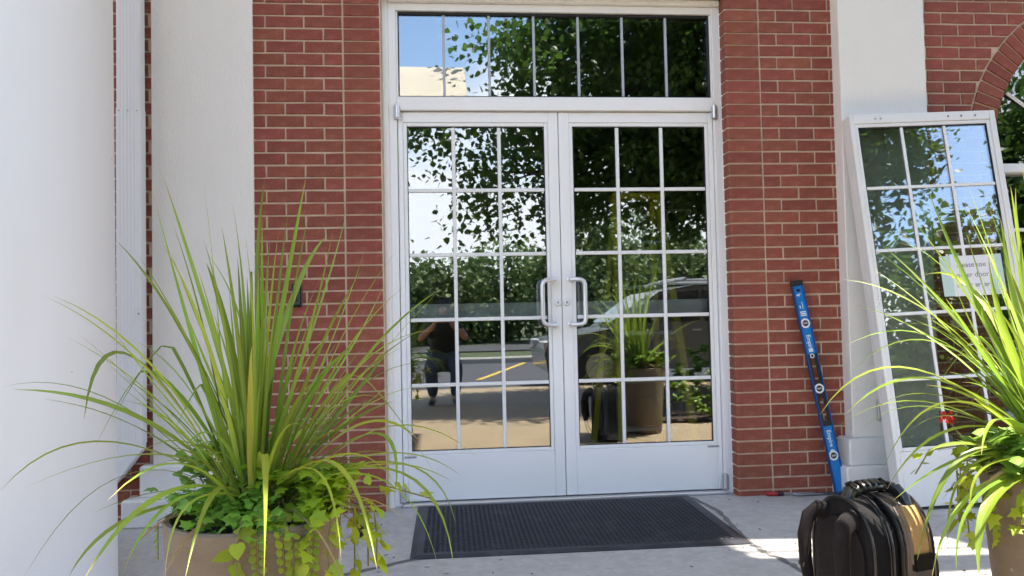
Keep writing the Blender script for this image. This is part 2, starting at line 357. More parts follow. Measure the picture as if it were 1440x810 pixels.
# ------------------------------------------------------------------ brickwork
BY, MY = -0.110, -0.1035            # brick face, mortar face
PITCH, Z0 = 0.0670, 2.690           # course pitch, a bed joint
ACX, ACZ, ARO, ARI = 3.28, 1.90, .915, .762      # arch
def brick_mesh(w, h=.0565, d=.07, seed=0, xr=None):
    """one brick, front at y=0, centred on x,z; a little uneven at the arrises; xr=(lo,hi) slants its right end"""
    r = random.Random(seed); c = .0022; j = lambda a: r.uniform(-a, a)
    a, b = w/2, h/2; R = (a, a) if xr is None else xr
    ring = [(-a+j(.0012), -b+j(.001)), (R[0]+j(.0012), -b+j(.001)), (R[1]+j(.0012), b+j(.001)), (-a+j(.0012), b+j(.001))]
    cx, cz = sum(p[0] for p in ring)/4, sum(p[1] for p in ring)/4
    y1 = [j(.0009) for _ in range(4)]
    f = [(x + (c if x < cx else -c), y1[i], z + (c if z < cz else -c)) for i, (x, z) in enumerate(ring)]
    m1 = [(x, c+y1[i], z) for i, (x, z) in enumerate(ring)]; bk = [(x, d, z) for x, z in ring]
    fs = [(0,1,2,3)]
    for i in range(4): k = (i+1) % 4; fs += [(i, i+4, k+4, k), (i+4, i+8, k+8, k+4)]
    return MB().add(f+m1+bk, fs).mesh('brick')
BM = {}
def brick(parent, x, z, w, key=None):
    k = (round(w, 4), rnd.randrange(5))
    if k not in BM: BM[k] = brick_mesh(w, seed=hash(k) & 0xffff); BM[k].materials.append(M['brick'])
    o = link('brick', BM[k], None, parent); p = parent.location
    o.location = (x-p.x, BY + rnd.uniform(-.0012, .0012) - p.y, z-p.z+rnd.uniform(-.0007, .0007)); o.rotation_euler = (0, rnd.uniform(-.004, .004), 0); return o
def cut_brick(parent, x0, xl, xh, z):
    me = brick_mesh(xl-x0, seed=rnd.randrange(9999), xr=((xl-x0)/2, xh-x0-(xl-x0)/2)); o = link('brick', me, M['brick'], parent); p = parent.location
    o.location = ((x0+xl)/2-p.x, BY-p.y, z-p.z); return o
def round_brick_mesh(side, seed):
    """the stack-bonded end brick with a bullnose towards the door; side=-1 nose at left"""
    r = random.Random(seed); w, h, d, q = .192, .0565, .085, .016; pr = []
    for k in range(4): a = PI/2*k/3; pr.append((-w/2+q-q*math.sin(PI/2-a), q-q*math.sin(a)))
    prof = [(-w/2, d)] + pr + [(w/2-.002, 0), (w/2, .002), (w/2, d)]
    if side > 0: prof = [(-x, y) for x, y in prof]
    return MB().prism(prof, -h/2+r.uniform(-.001, .001), h/2+r.uniform(-.001, .001), 'Z').mesh('brick')
NB = {s: [round_brick_mesh(s, k) for k in range(4)] for s in (-1, 1)}
for v in NB.values():
    for me in v: me.materials.append(M['brick'])
def rows(): return range(-2, 41)
def rz(k): return Z0 - PITCH*(k+.5)
def stack(parent, x, side):
    for k in rows():
        o = link('brick', rnd.choice(NB[side]), None, parent); p = parent.location; o.location = (x-p.x, BY-p.y+rnd.uniform(-.001, .001), rz(k)-p.z)
def course(parent, anchor, sgn, lo, hi, k):
    """bricks of course k laid away from the straight joint at anchor towards sgn, between lo and hi"""
    x = anchor + sgn*.005; first = True
    while (x < hi-.02) if sgn > 0 else (x > lo+.02):
        w = .0915 if (first and k % 2 == 0) else .193
        first = False; e = x + sgn*w
        if sgn > 0: e2 = min(e, hi)
        else: e2 = max(e, lo)
        if abs(e2-x) > .025:
            if abs(e2-e) < .001: brick(parent, (x+e)/2, rz(k), w)
            else: brick(parent, (x+e2)/2, rz(k), abs(e2-x))
        x = e + sgn*.010
wl = empty('brick_wall', (-1.3, -.1, FZ), 'red brick wall with black button box between left white pilaster and the double doors', 'brick wall')
MB().box(-6.0+1.3, -.972+1.3, MY+.1, .13, 0, 2.86).obj('mortar', M['mortar'], wl)
stack(wl, -1.070, 1)
for k in rows():
    course(wl, -1.172, -1, -1.72, 9, k)
    x = -2.372 if k % 2 else -2.27
    brick(wl, x+.0965, rz(k), .193)
    if k % 2 == 0: brick(wl, x-.0965-.01, rz(k), .193)
wr = empty('brick_wall', (1.25, -.1, FZ), 'red brick wall between the double doors and the right pilaster, blue level leaning on it', 'brick wall')
MB().box(.942-1.25, 2.058-1.25, MY+.1, .13, 0, 2.86).obj('mortar', M['mortar'], wr)
stack(wr, 1.034, -1)
for k in rows(): course(wr, 1.135, 1, -9, 1.74, k)
wa = empty('brick_wall', (2.3, -.1, FZ), 'red brick wall with a brick arch over the window at far right', 'brick wall')
arc = [(ACX-(ARI+.008)*math.cos(a), ACZ+(ARI+.008)*math.sin(a)) for a in np.linspace(0, PI, 25)]
pl = [(x-2.3, z-FZ) for x, z in [(2.06, FZ), (ACX-ARI-.008, FZ)] + arc]
pr_ = [(x-2.3, z-FZ) for x, z in [(ACX+ARI+.008, ACZ), (ACX+ARI+.008, FZ), (9, FZ), (9, 2.86), (2.06, 2.86)]]
mb = MB()
for y0, y1 in ((MY+.1, .13),):
    poly = pl + pr_
    # split into a left, top and right piece so every polygon stays simple
    n = len(arc); top = [(2.06-2.3, 2.86-FZ)] + [(x-2.3, z-FZ) for x, z in arc[:13]] + [(ACX-2.3, 2.86-FZ)]
    top2 = [(ACX-2.3, 2.86-FZ)] + [(x-2.3, z-FZ) for x, z in arc[12:]] + [(9-2.3, ACZ-FZ), (9-2.3, 2.86-FZ)]
    mb.prism([(2.06-2.3, 0), (ACX-ARI-.008-2.3, 0), (ACX-ARI-.008-2.3, ACZ-FZ), (2.06-2.3, ACZ-FZ)], y0, y1)
    mb.prism([(2.06-2.3, ACZ-FZ)] + [(x-2.3, z-FZ) for x, z in arc[:13]] + [(ACX-2.3, 2.86-FZ), (2.06-2.3, 2.86-FZ)], y0, y1)
    mb.prism(top2, y0, y1)
    mb.prism([(ACX+ARI+.008-2.3, 0), (9-2.3, 0), (9-2.3, ACZ-FZ), (ACX+ARI+.008-2.3, ACZ-FZ)], y0, y1)
mb.obj('mortar', M['mortar'], wa)
for k in rows():
    z = rz(k)
    def xr_(zz):
        q = ARO+.012; dz = zz-ACZ
        return ACX-ARI-.010 if dz < 0 else (ACX-math.sqrt(max(q*q-dz*dz, 0)) if dz < q else 3.6)
    xl, xh = xr_(z-.028), xr_(z+.028); x = 2.118 - (.102 if k % 2 == 0 else 0.0) + .01
    while x < min(xl, 3.3)-.03:
        if x+.193 <= min(xl, xh): brick(wa, x+.0965, z, .193)
        else: cut_brick(wa, x, min(xl, x+.193), min(xh, x+.193), z); 
        if x+.193 > min(xl, xh): break
        x += .203
nv = 42
for i in range(nv):          # the ring of bricks on end round the arch
    a0, a1 = PI*(i+.10)/nv, PI*(i+.90)/nv; c = .002
    P = lambda r, a: (ACX-r*math.cos(a)-2.3, ACZ+r*math.sin(a)-FZ)
    q = [P(ARI, a0), P(ARO, a0), P(ARO, a1), P(ARI, a1)]; mx, mz = sum(p[0] for p in q)/4, sum(p[1] for p in q)/4; j = rnd.uniform(-.001, .001)
    V = [(x-mx, j, z-mz) for x, z in [(mx+(x-mx)*.965, mz+(z-mz)*.965) for x, z in q]] + [(x-mx, .002+j, z-mz) for x, z in q] + [(x-mx, .075, z-mz) for x, z in q]
    fs = [(0,1,2,3)]
    for e in range(4): k = (e+1) % 4; fs += [(e, e+4, k+4, k), (e+4, e+8, k+8, k+4)]
    MB().add(V, fs).obj('brick', M['brick'], wa, loc=(mx, BY-.004+.1, mz))

# wall above and lintel
o = MB().box(-6, 9, -.09, .13, 2.862, 6.4).obj('upper_wall', M['cream']); tag(o, kind='structure')
o = MB().box(-.965, .935, -.125, .12, 2.768, 2.860, .004).obj('lintel', M['cream']); tag(o, 'cream stone lintel across the top of the doorway', 'lintel')

# ------------------------------------------------------------------ pilasters
def pilaster(x0, x1, yf, loc, steps, label, m):
    e = empty('pilaster', loc, label, 'pilaster')
    L = lambda a, b, c_, d, f, g, c: MB().box(a-loc[0], b-loc[0], c_-loc[1], d-loc[1], f-loc[2], g-loc[2], c)
    L(x0, x1, yf, -.10, steps[1][1]-.002, 2.859, .004).obj('shaft', M[m], e)
    (o1, _, z1), = [(steps[0][0], 0, steps[0][1])]
    L(x0-steps[0][0], x1+steps[0][0], yf-steps[0][0], -.10, FZ, steps[0][1], .008).obj('base', M['stucco_old'], e)
    L(x0-steps[1][0], x1+steps[1][0], yf-steps[1][0], -.10, steps[0][1]-.003, steps[1][1], .008).obj('plinth', M['stucco_old'], e)
    return e
pilaster(-2.157, -1.640, -.128, (-1.9, -.11, FZ), ((.115, .117), (.05, .275)), 'wide white stucco pilaster beside the downspout at left', 'stucco')
pR = pilaster(1.558, 2.062, -.195, (1.81, -.11, FZ), ((.085, .150), (.045, .292)), 'white stucco pilaster right of the doors behind the loose door', 'stucco')
ob = empty('outlet_box', (1.725, -.199, .437), 'small grey electrical outlet cover low on the right pilaster', 'outlet')
MB().box(-.030, .030, -.020, .002, -.055, .055, .004).obj('cover', M['grey_metal'], ob)
MB().box(-.020, .020, -.026, -.0205, -.042, .046, .003).obj('flap', M['steel'], ob)
MB().box(-.008, .008, -.031, -.0265, .030, .040, .002).obj('latch', M['gasket'], ob)

# ------------------------------------------------------------------ round column and downspout
co = empty('round_column', (-2.475, -1.32, FZ), 'big smooth round white column filling the left edge', 'column')
MB().lathe([(.578, 0), (.578, .02), (.576, .022)], 96).obj('column_base', M['column'], co, True)
MB().lathe([(.574, .022), (.572, .5), (.567, 1.5), (.555, 3.5), (.55, 5.45)], 96).obj('shaft', M['column'], co, True)
MB().lathe([(.552, 5.445), (.60, 5.50), (.60, 5.56), (.68, 5.68), (.68, 6.0)], 64).obj('capital', M['column'], co, True)
ds = empty('downspout', (-2.245, -.165, FZ), 'white ribbed rectangular downspout between round column and left pilaster', 'downspout')
def spout_sec(w, d, ribs=5):
    pts = [(-w/2, d/2), (-w/2, -d/2+.004), (-w/2+.004, -d/2)]
    for i in range(ribs):
        x = -w/2+.016 + (w-.032)*(i+.5)/ribs; e = (w-.032)/ribs*.28; pts += [(x-e, -d/2), (x-e*.5, -d/2+.0009), (x+e*.5, -d/2+.0009), (x+e, -d/2)]
    return pts + [(w/2-.004, -d/2), (w/2, -d/2+.004), (w/2, d/2)]
MB().prism(spout_sec(.115, .075), 2.095-FZ, 6.0, 'Z').obj('upper_pipe', M['spout'], ds)
MB().prism(spout_sec(.119, .079), .39-FZ, 2.100-FZ, 'Z').obj('lower_pipe', M['spout'], ds)
sec = spout_sec(.115, .075); path = [(0, .42-FZ), (-.0, .36-FZ), (-.10, .24-FZ), (-.17, .17-FZ)]; V, F = [], []
for i, (dx, z) in enumerate(path):
    for x, y in sec: V.append((x*(1 if i < 2 else 1.0)+dx, y-.004*i, z + (0 if i < 2 else x*-.25)))
n = len(sec)
for i in range(3):
    for k in range(n): F.append((i*n+k, i*n+(k+1) % n, (i+1)*n+(k+1) % n, (i+1)*n+k))
MB().add(V, F).obj('elbow', M['spout'], ds)
br = MB().box(.040, .064, -.046, .02, 1.02-FZ, 1.075-FZ, .002).obj('bracket', M['spout'], ds)
MB().tube([(.052, -.0495, 1.048-FZ), (.052, -.0455, 1.048-FZ)], .005, 8).obj('screw', M['steel'], br)
for x in (-.045, 0.0, .045): MB().tube([(x, -.0435, 2.085-FZ), (x, -.0385, 2.085-FZ)], .0035, 8).obj('rivet', M['grey_metal'], ds)

# ------------------------------------------------------------------ added canopy above the picture, shaped to shade the facade
CZ0, CZ1 = 6.0, 6.18
def canopy():
    e = empty('shade_canopy', (0, -.1, CZ0), 'added flat canopy over the frame, shading the entrance, with a slot for sun', 'canopy')
    H = [(3.16, -1.90), (4.22, -2.02), (4.30, -2.285), (3.24, -2.18)]; O = [(1.75, -.09), (9, -.09), (9, -2.45), (1.75, -2.45)]  # hole H is cut to let a patch of sun reach the ground
    mb = MB()
    q = lambda P: mb.prism([(x, y+.1) for x, y in P], 0, CZ1-CZ0, 'Z')
    q([O[0], O[1], H[1], H[0]]); q([O[1], O[2], H[2], H[1]]); q([O[2], O[3], H[3], H[2]]); q([O[3], O[0], H[0], H[3]])
    q([(-6, -.09), (1.75, -.09), (1.75, -3.65), (-6, -3.65)])
    mb.obj('shade_slab', M['stucco'], e)
    for t, w in ((.38, .022), (.66, .03)):  # thin bars added across the hole to streak the sun patch
        a = Vector((*H[0], 0)).lerp(Vector((*H[3], 0)), t); b = Vector((*H[1], 0)).lerp(Vector((*H[2], 0)), t)
        MB().add([(a.x-.05, a.y+.1-w/2, .06), (b.x+.05, b.y+.1-w/2, .06), (b.x+.05, b.y+.1+w/2, .06), (a.x-.05, a.y+.1+w/2, .06), (a.x-.05, a.y+.1-w/2, .12), (b.x+.05, b.y+.1-w/2, .12), (b.x+.05, b.y+.1+w/2, .12), (a.x-.05, a.y+.1+w/2, .12)],
                 [(0,1,2,3), (7,6,5,4), (0,4,5,1), (1,5,6,2), (2,6,7,3), (3,7,4,0)]).obj('streak_bar', M['alu'], e)
canopy()

# ------------------------------------------------------------------ door frame, transom
ZT = 2.134
fr = empty('door_frame', (0, 0, FZ), 'white metal frame and casing around the double doors', 'door frame')
def F_(x0, x1, y0, y1, z0, z1, c, name, m='alu', p=None): return MB().box(x0, x1, y0, y1, z0-FZ, z1-FZ, c).obj(name, M[m], p or fr)
F_(-.936, -.8945, -.022, .11, FZ+.001, 2.735, .003, 'jamb'); F_(.8945, .936, -.022, .11, FZ+.001, 2.735, .003, 'jamb')
F_(-.8945, .8945, -.024, .11, 2.139, 2.214, .003, 'transom_bar'); F_(-.8945, .8945, -.022, .11, 2.694, 2.735, .003, 'head')
def casing_prof(): return [(0, 0), (0, -.02), (.004, -.028), (.012, -.034), (.030, -.036), (.036, -.032), (.038, -.02), (.038, 0)]
for s in (-1, 1):
    MB().prism([(s*(.936+x), y-.0225+.02) for x, y in casing_prof()], 0, 2.766-FZ, 'Z').obj('casing', M['casing'], fr, True)
F_(-.9355, .9355, -.052, .05, 2.736, 2.766, .006, 'casing', 'casing')
F_(-.8945, .8945, -.05, .16, FZ+.0005, -.004, .004, 'threshold', 'silver')
for x0 in (-.89, .005):    # black stop behind each leaf
    F_(x0, x0+.885, .075, .10, 2.10, 2.138, 0, 'stop', 'dark_gap')
tw = empty('transom_window', (0, 0, 2.214), 'long transom window with thin vertical bars above the doors', 'window')
B = lambda x0, x1, y0, y1, z0, z1, c, name, m, p, sm=False: MB().box(x0, x1, y0, y1, z0, z1, c).obj(name, M[m], p, sm)
B(-.894, -.884, -.012, .06, .001, .479, .002, 'frame', 'alu', tw); B(.884, .894, -.012, .06, .001, .479, .002, 'frame', 'alu', tw)
B(-.884, .884, -.008, .05, .001, .008, .001, 'gasket', 'gasket', tw); B(-.884, .884, -.006, .05, .466, .479, .001, 'gasket', 'gasket', tw)  # top gasket made thicker to draw the dark shadow strip under the head
B(-.8835, -.878, -.006, .05, .008, .466, .001, 'gasket', 'gasket', tw); B(.878, .8835, -.006, .05, .008, .466, .001, 'gasket', 'gasket', tw)
B(-.878, .878, .010, .016, .008, .466, 0, 'glass', 'glass_top', tw)
for i in range(1, 7):
    x = -.884+1.768*i/7; B(x-.007, x+.007, .002, .0095, .0085, .4655, .001, 'muntin', 'muntin_dimmed', tw)

# ------------------------------------------------------------------ door leaves
def leaf(root, W_, gl, gr, gb, gt, H, glassm='glass', almat='alu', mw=.010, y0=0.0, sep=True):
    """door leaf in x 0..W_, z 0..H, face at y=0 going back 45 mm; the glass spans gl..gr, gb..gt"""
    bd = .021; T = .045; P = lambda *a, **k: B(*a, root, **k)
    fx0, fx1, fz0, fz1 = gl-bd, gr+bd, gb-bd, gt+bd
    P(0, fx0, 0, T, 0, H, .003, 'stile', almat); P(fx1, W_, 0, T, 0, H, .003, 'stile', almat)
    P(fx0+.0005, fx1-.0005, .0005, T, 0, fz0, .003, 'bottom_rail', almat); P(fx0+.0005, fx1-.0005, .0005, T, fz1, H, .003, 'top_rail', almat)
    for nm, a in (('glazing_bead', (fx0+.001, gl, .004, .04, fz0+.001, fz1-.001)), ('glazing_bead', (gr, fx1-.001, .004, .04, fz0+.001, fz1-.001)),
                  ('glazing_bead', (gl+.0005, gr-.0005, .0045, .04, fz0+.001, gb)), ('glazing_bead', (gl+.0005, gr-.0005, .0045, .04, gt, fz1-.001))):
        P(*a, .003, nm, almat)
    g = .004
    for a in ((gl+.0002, gl+g, gb, gt), (gr-g, gr-.0002, gb, gt), (gl+g, gr-g, gb+.0002, gb+g), (gl+g, gr-g, gt-g*1.6, gt-.0002)):
        P(a[0], a[1], .007, .035, a[2], a[3], .0005, 'gasket', 'gasket')
    P(gl+g, gr-g, .014, .020, gb+g, gt-g*1.6, 0, 'glass', glassm)
    for i in (1, 2):
        x = gl+(gr-gl)*i/3; P(x-mw, x+mw, .006, .0138, gb+g, gt-g*1.6, .0025, 'muntin', 'white_ring')
    for i in (1, 2, 3, 4):
        z = gb+(gt-gb)*i/5; xs = [gl+g, gl+(gr-gl)/3, gl+(gr-gl)*2/3, gr-g]
        for k in range(3): P(xs[k]+(mw if k else 0), xs[k+1]-(mw if k < 2 else 0), .0065, .0137, z-mw, z+mw, .0025, 'muntin', 'white_ring')
def pull(root, x, s):
    """D pull: two stand-offs on the stile, offset sideways by s"""
    zt, zb = 1.1915, .942; pts = []
    a = Vector((x, 0, zt)); pts = [a, a+Vector((0, -.040, 0))]
    e = [Vector((x, -.052, zt)), Vector((x+s*.022, -.062, zt))]
    top = e + [Vector((x+s*.052, -.066, zt-.002)), Vector((x+s*.066, -.067, zt-.012)), Vector((x+s*.072, -.067, zt-.03))]
    bot = [Vector((p.x, p.y, zt+zb-p.z)) for p in reversed(top)]
    allp = [Vector((x, .001, zt)), Vector((x, -.035, zt))] + top + bot + [Vector((x, -.035, zb)), Vector((x, .001, zb))]
    h = MB().tube(allp, .0125, 14, ref=(0, 0, 1)).obj('pull_handle', M['silver'], root, True)
    for z in (zt, zb): MB().lathe([(.018, 0), (.018, .004), (.014, .006)], 18).obj('handle_rose', M['silver'], h, True).matrix_local = Matrix.Translation((x, 0.0005, z)) @ Matrix.Rotation(PI/2, 4, 'X')
    return h
def lock(root, x, z):
    c = MB().lathe([(.0205, 0), (.0205, .006), (.016, .012), (.0155, .013)], 24).obj('lock_cylinder', M['alu'], root, True); c.matrix_local = Matrix.Translation((x, 0, z)) @ Matrix.Rotation(PI/2, 4, 'X')
    MB().lathe([(.0075, 0), (.0075, .0015), (.0, .0016)], 16, (0, 0, .0132)).obj('keyway', M['grey_metal'], c, True)
def make_door(x, hinge, label):
    d = empty('entry_door', (x, 0, 0), label, 'door')
    if hinge < 0: gl, gr = .0486, .8915-.079
    else: gl, gr = .079, .8915-.0486
    leaf(d, .8895, gl, gr, .269, 2.055, ZT)
    mx = .8915-.045 if hinge < 0 else .045
    pull(d, mx, hinge); lock(d, .8915-.024 if hinge < 0 else .024, 1.066)
    a, b = (gl-.02, gr+.03) if hinge < 0 else (gl-.03, gr+.02)
    pb = B(a, b, .085, .125, .985, 1.072, .006, 'push_bar', 'bar_grey', d)
    for q in (a+.02, b-.02): B(q-.03, q+.03, .046, .0845, .995, 1.062, .004, 'bar_bracket', 'silver', pb)
    hx = -.002 if hinge < 0 else .8895+.002
    for z, h in ((2.085, .075), (.0, .085)):
        pv = B(hx-.018, hx+.018, -.034, -.0245, z, z+h, .003, 'pivot', 'grey_metal', d)
        MB().tube([(hx, -.030, z+.01), (hx, -.030, z+h+.008)], .0125, 12).obj('pivot_pin', M['silver'], pv, True)
    sx = .040 if hinge < 0 else .8915-.052
    st = B(sx-.034, sx+.034, -.0012, .0004, .234, .2455, 0, 'sticker', 'ink_grey' , d)
    for i, w in enumerate((.010, .007, .012, .006, .010)):
        q = sx-.026+i*.0115; B(q-w/2+.002, q+w/2, -.0018, -.0013, .237, .243, 0, 'print', 'ink', st)
    return d
make_door(-.8915, -1, 'left white glazed entry door with six-by-three style grid and curved pull')
make_door(.002, 1, 'right white glazed entry door, yellow ladder standing behind its glass')
for o in bpy.data.objects:
    if o.get('label', '').startswith('left white glazed'): o['label'] = 'left white entry door of the pair, photographer mirrored in its glass grid'

# arched window
aw = empty('arched_window', (ACX, -.02, FZ), 'dark arched window with white bars inside the brick arch at right', 'window')
def arc_strip(r0, r1, y0, y1, n=40):
    mb = MB(); V, F = [], []
    for i in range(n+1):
        a = PI*i/n
        for r, y in ((r0, y0), (r1, y0), (r1, y1), (r0, y1)): V.append((-r*math.cos(a), y, ACZ-FZ+r*math.sin(a)))
    for i in range(n):
        for k in range(4): F.append((i*4+k, i*4+(k+1) % 4, i*4+4+(k+1) % 4, i*4+4+k))
    return mb.add(V, F)
arc_strip(ARI-.022, ARI-.0005, -.04, .06).obj('frame', M['alu'], aw)
for s in (-1, 1): MB().box(min(s*(ARI-.022), s*(ARI-.0005)), max(s*(ARI-.022), s*(ARI-.0005)), -.04, .06, .35, ACZ-FZ-.001, 0).obj('frame', M['alu'], aw)
B(-ARI+.0225, ARI-.0225, -.045, .06, 1.770-FZ, 1.822-FZ, .004, 'transom_bar', 'alu', aw); B(-ARI+.0225, ARI-.0225, -.045, .06, .35, .40, .004, 'sill', 'alu', aw)
V = [(0, .03, ACZ-FZ-.07)] + [(-(ARI-.021)*math.cos(a), .03, ACZ-FZ+(ARI-.021)*math.sin(a)) for a in np.linspace(0, PI, 40)]
V = [(-ARI+.021, .03, 1.823-FZ)] + V[1:] + [(ARI-.021, .03, 1.823-FZ)]
MB().add(V, [tuple(range(len(V)))]).obj('upper_pane', M['glass'], aw)
B(-ARI+.0225, ARI-.0225, .028, .034, .401, 1.769-FZ, 0, 'lower_pane', 'glass', aw)
for a in (35, 62, 90, 118, 145):
    r = math.radians(a); d = Vector((-math.cos(r), 0, math.sin(r))); p = Vector((0, .018, ACZ-FZ-.06))
    MB().tube([p+d*.10, p+d*(ARI-.02 if a == 90 else ARI-.04)], .011, 4).obj('muntin', M['alu'], aw)
for x in (-.25, .25): B(x-.011, x+.011, .012, .027, .402, 1.768-FZ, .002, 'muntin', 'alu', aw)
for z in (.75, 1.1, 1.45): B(-ARI+.024, ARI-.024, .0125, .0265, z, z+.02, .002, 'muntin', 'alu', aw)
MB().box(ACX-ARI-.01, ACX+ARI+.01, -.08, .12, FZ, .33).obj('brick_sill', M['brick']); tag(bpy.data.objects['brick_sill'], 'low brick apron under the arched window', 'sill')

# ------------------------------------------------------------------ lobby behind the glass
def room(name, *a): tag(MB().box(*a[:6]).obj(name, M[a[6]]), kind='structure')
room('lobby_floor', -4, 5, .17, 5, -.12, -.006, 'floor_in'); room('lobby_wall', -4, 5, 4.6, 4.7, 0, 3.0, 'wall_in')
room('lobby_wall', -4.1, -4, .13, 4.7, 0, 3.0, 'wall_in'); room('lobby_wall', 5, 5.1, .13, 4.7, 0, 3.0, 'wall_in'); room('lobby_ceiling', -4.1, 5.1, .131, 4.7, 2.9, 3.0, 'ceil_in')
room('lobby_soffit', -1.0, 1.0, .13, .20, 2.78, 2.89, 'wall_in')
ld = empty('stepladder', (.62, .75, -.006), 'yellow stepladder standing in the lobby behind the right door', 'ladder')
def rail(a, b, name='rail', w=.032, m='yellow'):
    A, B2 = Vector(a), Vector(b); off = Vector((.62, .75, -.006)); MB().tube([A-off, B2-off], w, 4, ref=(1, 1, 0), flat=.9).obj(name, M[m], ld)
rail((.40, .36, 0), (.47, .72, 1.75)); rail((.88, .36, 0), (.76, .72, 1.75)); rail((.36, 1.10, 0), (.49, .78, 1.75), 'rear_rail', .024); rail((.84, 1.10, 0), (.74, .78, 1.75), 'rear_rail', .024)
for i in range(1, 6):
    t = i/6; x0 = .40+.07*t; x1 = .88-.12*t; y = .36+.36*t; z = 1.75*t
    B(x0-.62, x1-.62, y-.75-.02, y-.75+.05, z-.01, z+.015, .003, 'step', 'grey_metal', ld)
B(-.17, .19, -.07, .08, 1.75, 1.79, .008, 'top_cap', 'yellow', ld)
tb = empty('side_table', (1.05, 2.3, -.006), 'low grey table standing in the lobby behind the right door', 'table')
B(-.42, .30, -.2, .2, .42, .47, .005, 'table_top', 'grey_metal', tb)
for sx in (-.38, .26):
    for sy in (-.16, .16): B(sx-.02, sx+.02, sy-.02, sy+.02, 0, .42, .003, 'leg', 'grey_metal', tb)
pf = empty('picture_frame', (1.95, 4.595, 1.8), 'thin pale picture frame on the lobby back wall', 'picture frame')
for a in ((-.3, .3, .37, .40), (-.3, .3, -.40, -.37), (-.3, -.27, -.369, .369), (.27, .3, -.369, .369)): B(a[0], a[1], -.025, -.001, a[2], a[3], .003, 'frame_bar', 'stucco', pf)
B(-.269, .269, -.012, -.002, -.369, .369, 0, 'picture', 'wall_in', pf)

# ------------------------------------------------------------------ loose door leaning against the right pilaster
TH = math.atan2(.262, 2.07)
lp = empty('loose_door', (1.612, -.552, FZ+.012), 'removed white glazed door leaning against the right pilaster, paper sign taped on', 'door')
lp.rotation_euler = (Matrix.Rotation(math.radians(-1.0), 3, 'Z') @ Matrix.Rotation(-TH, 3, 'X') @ Matrix.Rotation(-.033, 3, 'Y')).to_euler()
leaf(lp, .832, .045, .778, .295, 2.000, 2.072, 'glass_lean', 'alu_old', .0085)
for a in ((.002, .030, .0455, .092, .0, 2.070), (.802, .830, .0455, .092, .0, 2.070), (.0305, .8015, .0455, .092, 2.040, 2.070)): B(*a, .003, 'side_jamb', 'alu_old', lp)
B(.004, .828, .006, .040, -.0095, -.0005, .001, 'door_sweep', 'gasket', lp)
for x in (.145, .175, .56, .635, .715): MB().lathe([(.006, 0), (.006, .0012), (0, .0013)], 10).obj('screw_hole', M['ink'] if x > .5 else M['grey_metal'], lp).matrix_local = Matrix.Translation((x, .0, 2.045)) @ Matrix.Rotation(PI/2, 4, 'X')
B(.012, .022, .0122, .0132, .9, .902, 0, 'scratch', 'ink_grey', lp)
for x, z in ((.012, 1.02), (.026, 1.035), (.014, 1.06), (.030, 1.0), (.022, 1.075), (.033, 1.055)): MB().lathe([(.0028, 0), (.0028, .0008), (0, .0009)], 8).obj('screw_hole', M['ink_grey'], lp).matrix_local = Matrix.Translation((x, .0, z)) @ Matrix.Rotation(PI/2, 4, 'X')
sg = MB().box(-.115, .115, -.0003, .0003, -.108, .108).obj('paper_sign', M['paper']); tag(sg, 'white paper notice about the other door taped on the loose door glass', 'sign')
sg.matrix_world = Matrix.Translation(lp.location) @ Matrix.Rotation(math.radians(-1.0), 4, 'Z') @ Matrix.Rotation(-TH, 4, 'X') @ Matrix.Rotation(-.033, 4, 'Y') @ Matrix.Translation((.560, .0030, 1.160))
for s in (-1, 1): MB().box(s*.143-.030, s*.143+.030, -.0009, -.0004, -.106, .110).obj('tape', M['tape'], sg)
text('lettering', 'Please use', .040, M['ink'], sg, (0, -.0006, .058), (PI/2, 0, 0)); text('lettering', 'other door', .040, M['ink'], sg, (0, -.0006, .004), (PI/2, 0, 0))
for i in range(4):      # four little pointing hands
    x = -.075+i*.05; z = -.052; mb = MB(); mb.box(x-.016, x+.004, -.0009, -.0005, z-.009, z+.008); mb.box(x+.0041, x+.017, -.0009, -.0005, z+.002, z+.0075); mb.box(x-.019, x-.0161, -.0009, -.0005, z-.011, z+.009); mb.obj('pointing_hand', M['ink_grey'], sg)
sh = MB().box(-.04, .045, -.03, .03, 0, .085, .006).obj('shim_block', M['blue_dark'], None, loc=(1.575, -.47, FZ)); tag(sh, 'small dark blue block on the ground by the loose door corner', 'block')

# ------------------------------------------------------------------ button box on the left wall
bb = empty('button_box', (-1.425, -.110, 1.129), 'small black button box on brick wall left of the doors', 'button box')
B(-.026, .026, -.010, .003, -.062, .060, .004, 'back_plate', 'black', bb); B(-.019, .019, -.040, -.0105, -.055, .052, .006, 'housing', 'black', bb)
B(-.012, .012, -.0425, -.0405, .044, .049, .001, 'label_strip', 'ink_grey', bb); B(-.012, .012, -.044, -.0405, -.03, .03, .003, 'button', 'gasket', bb)

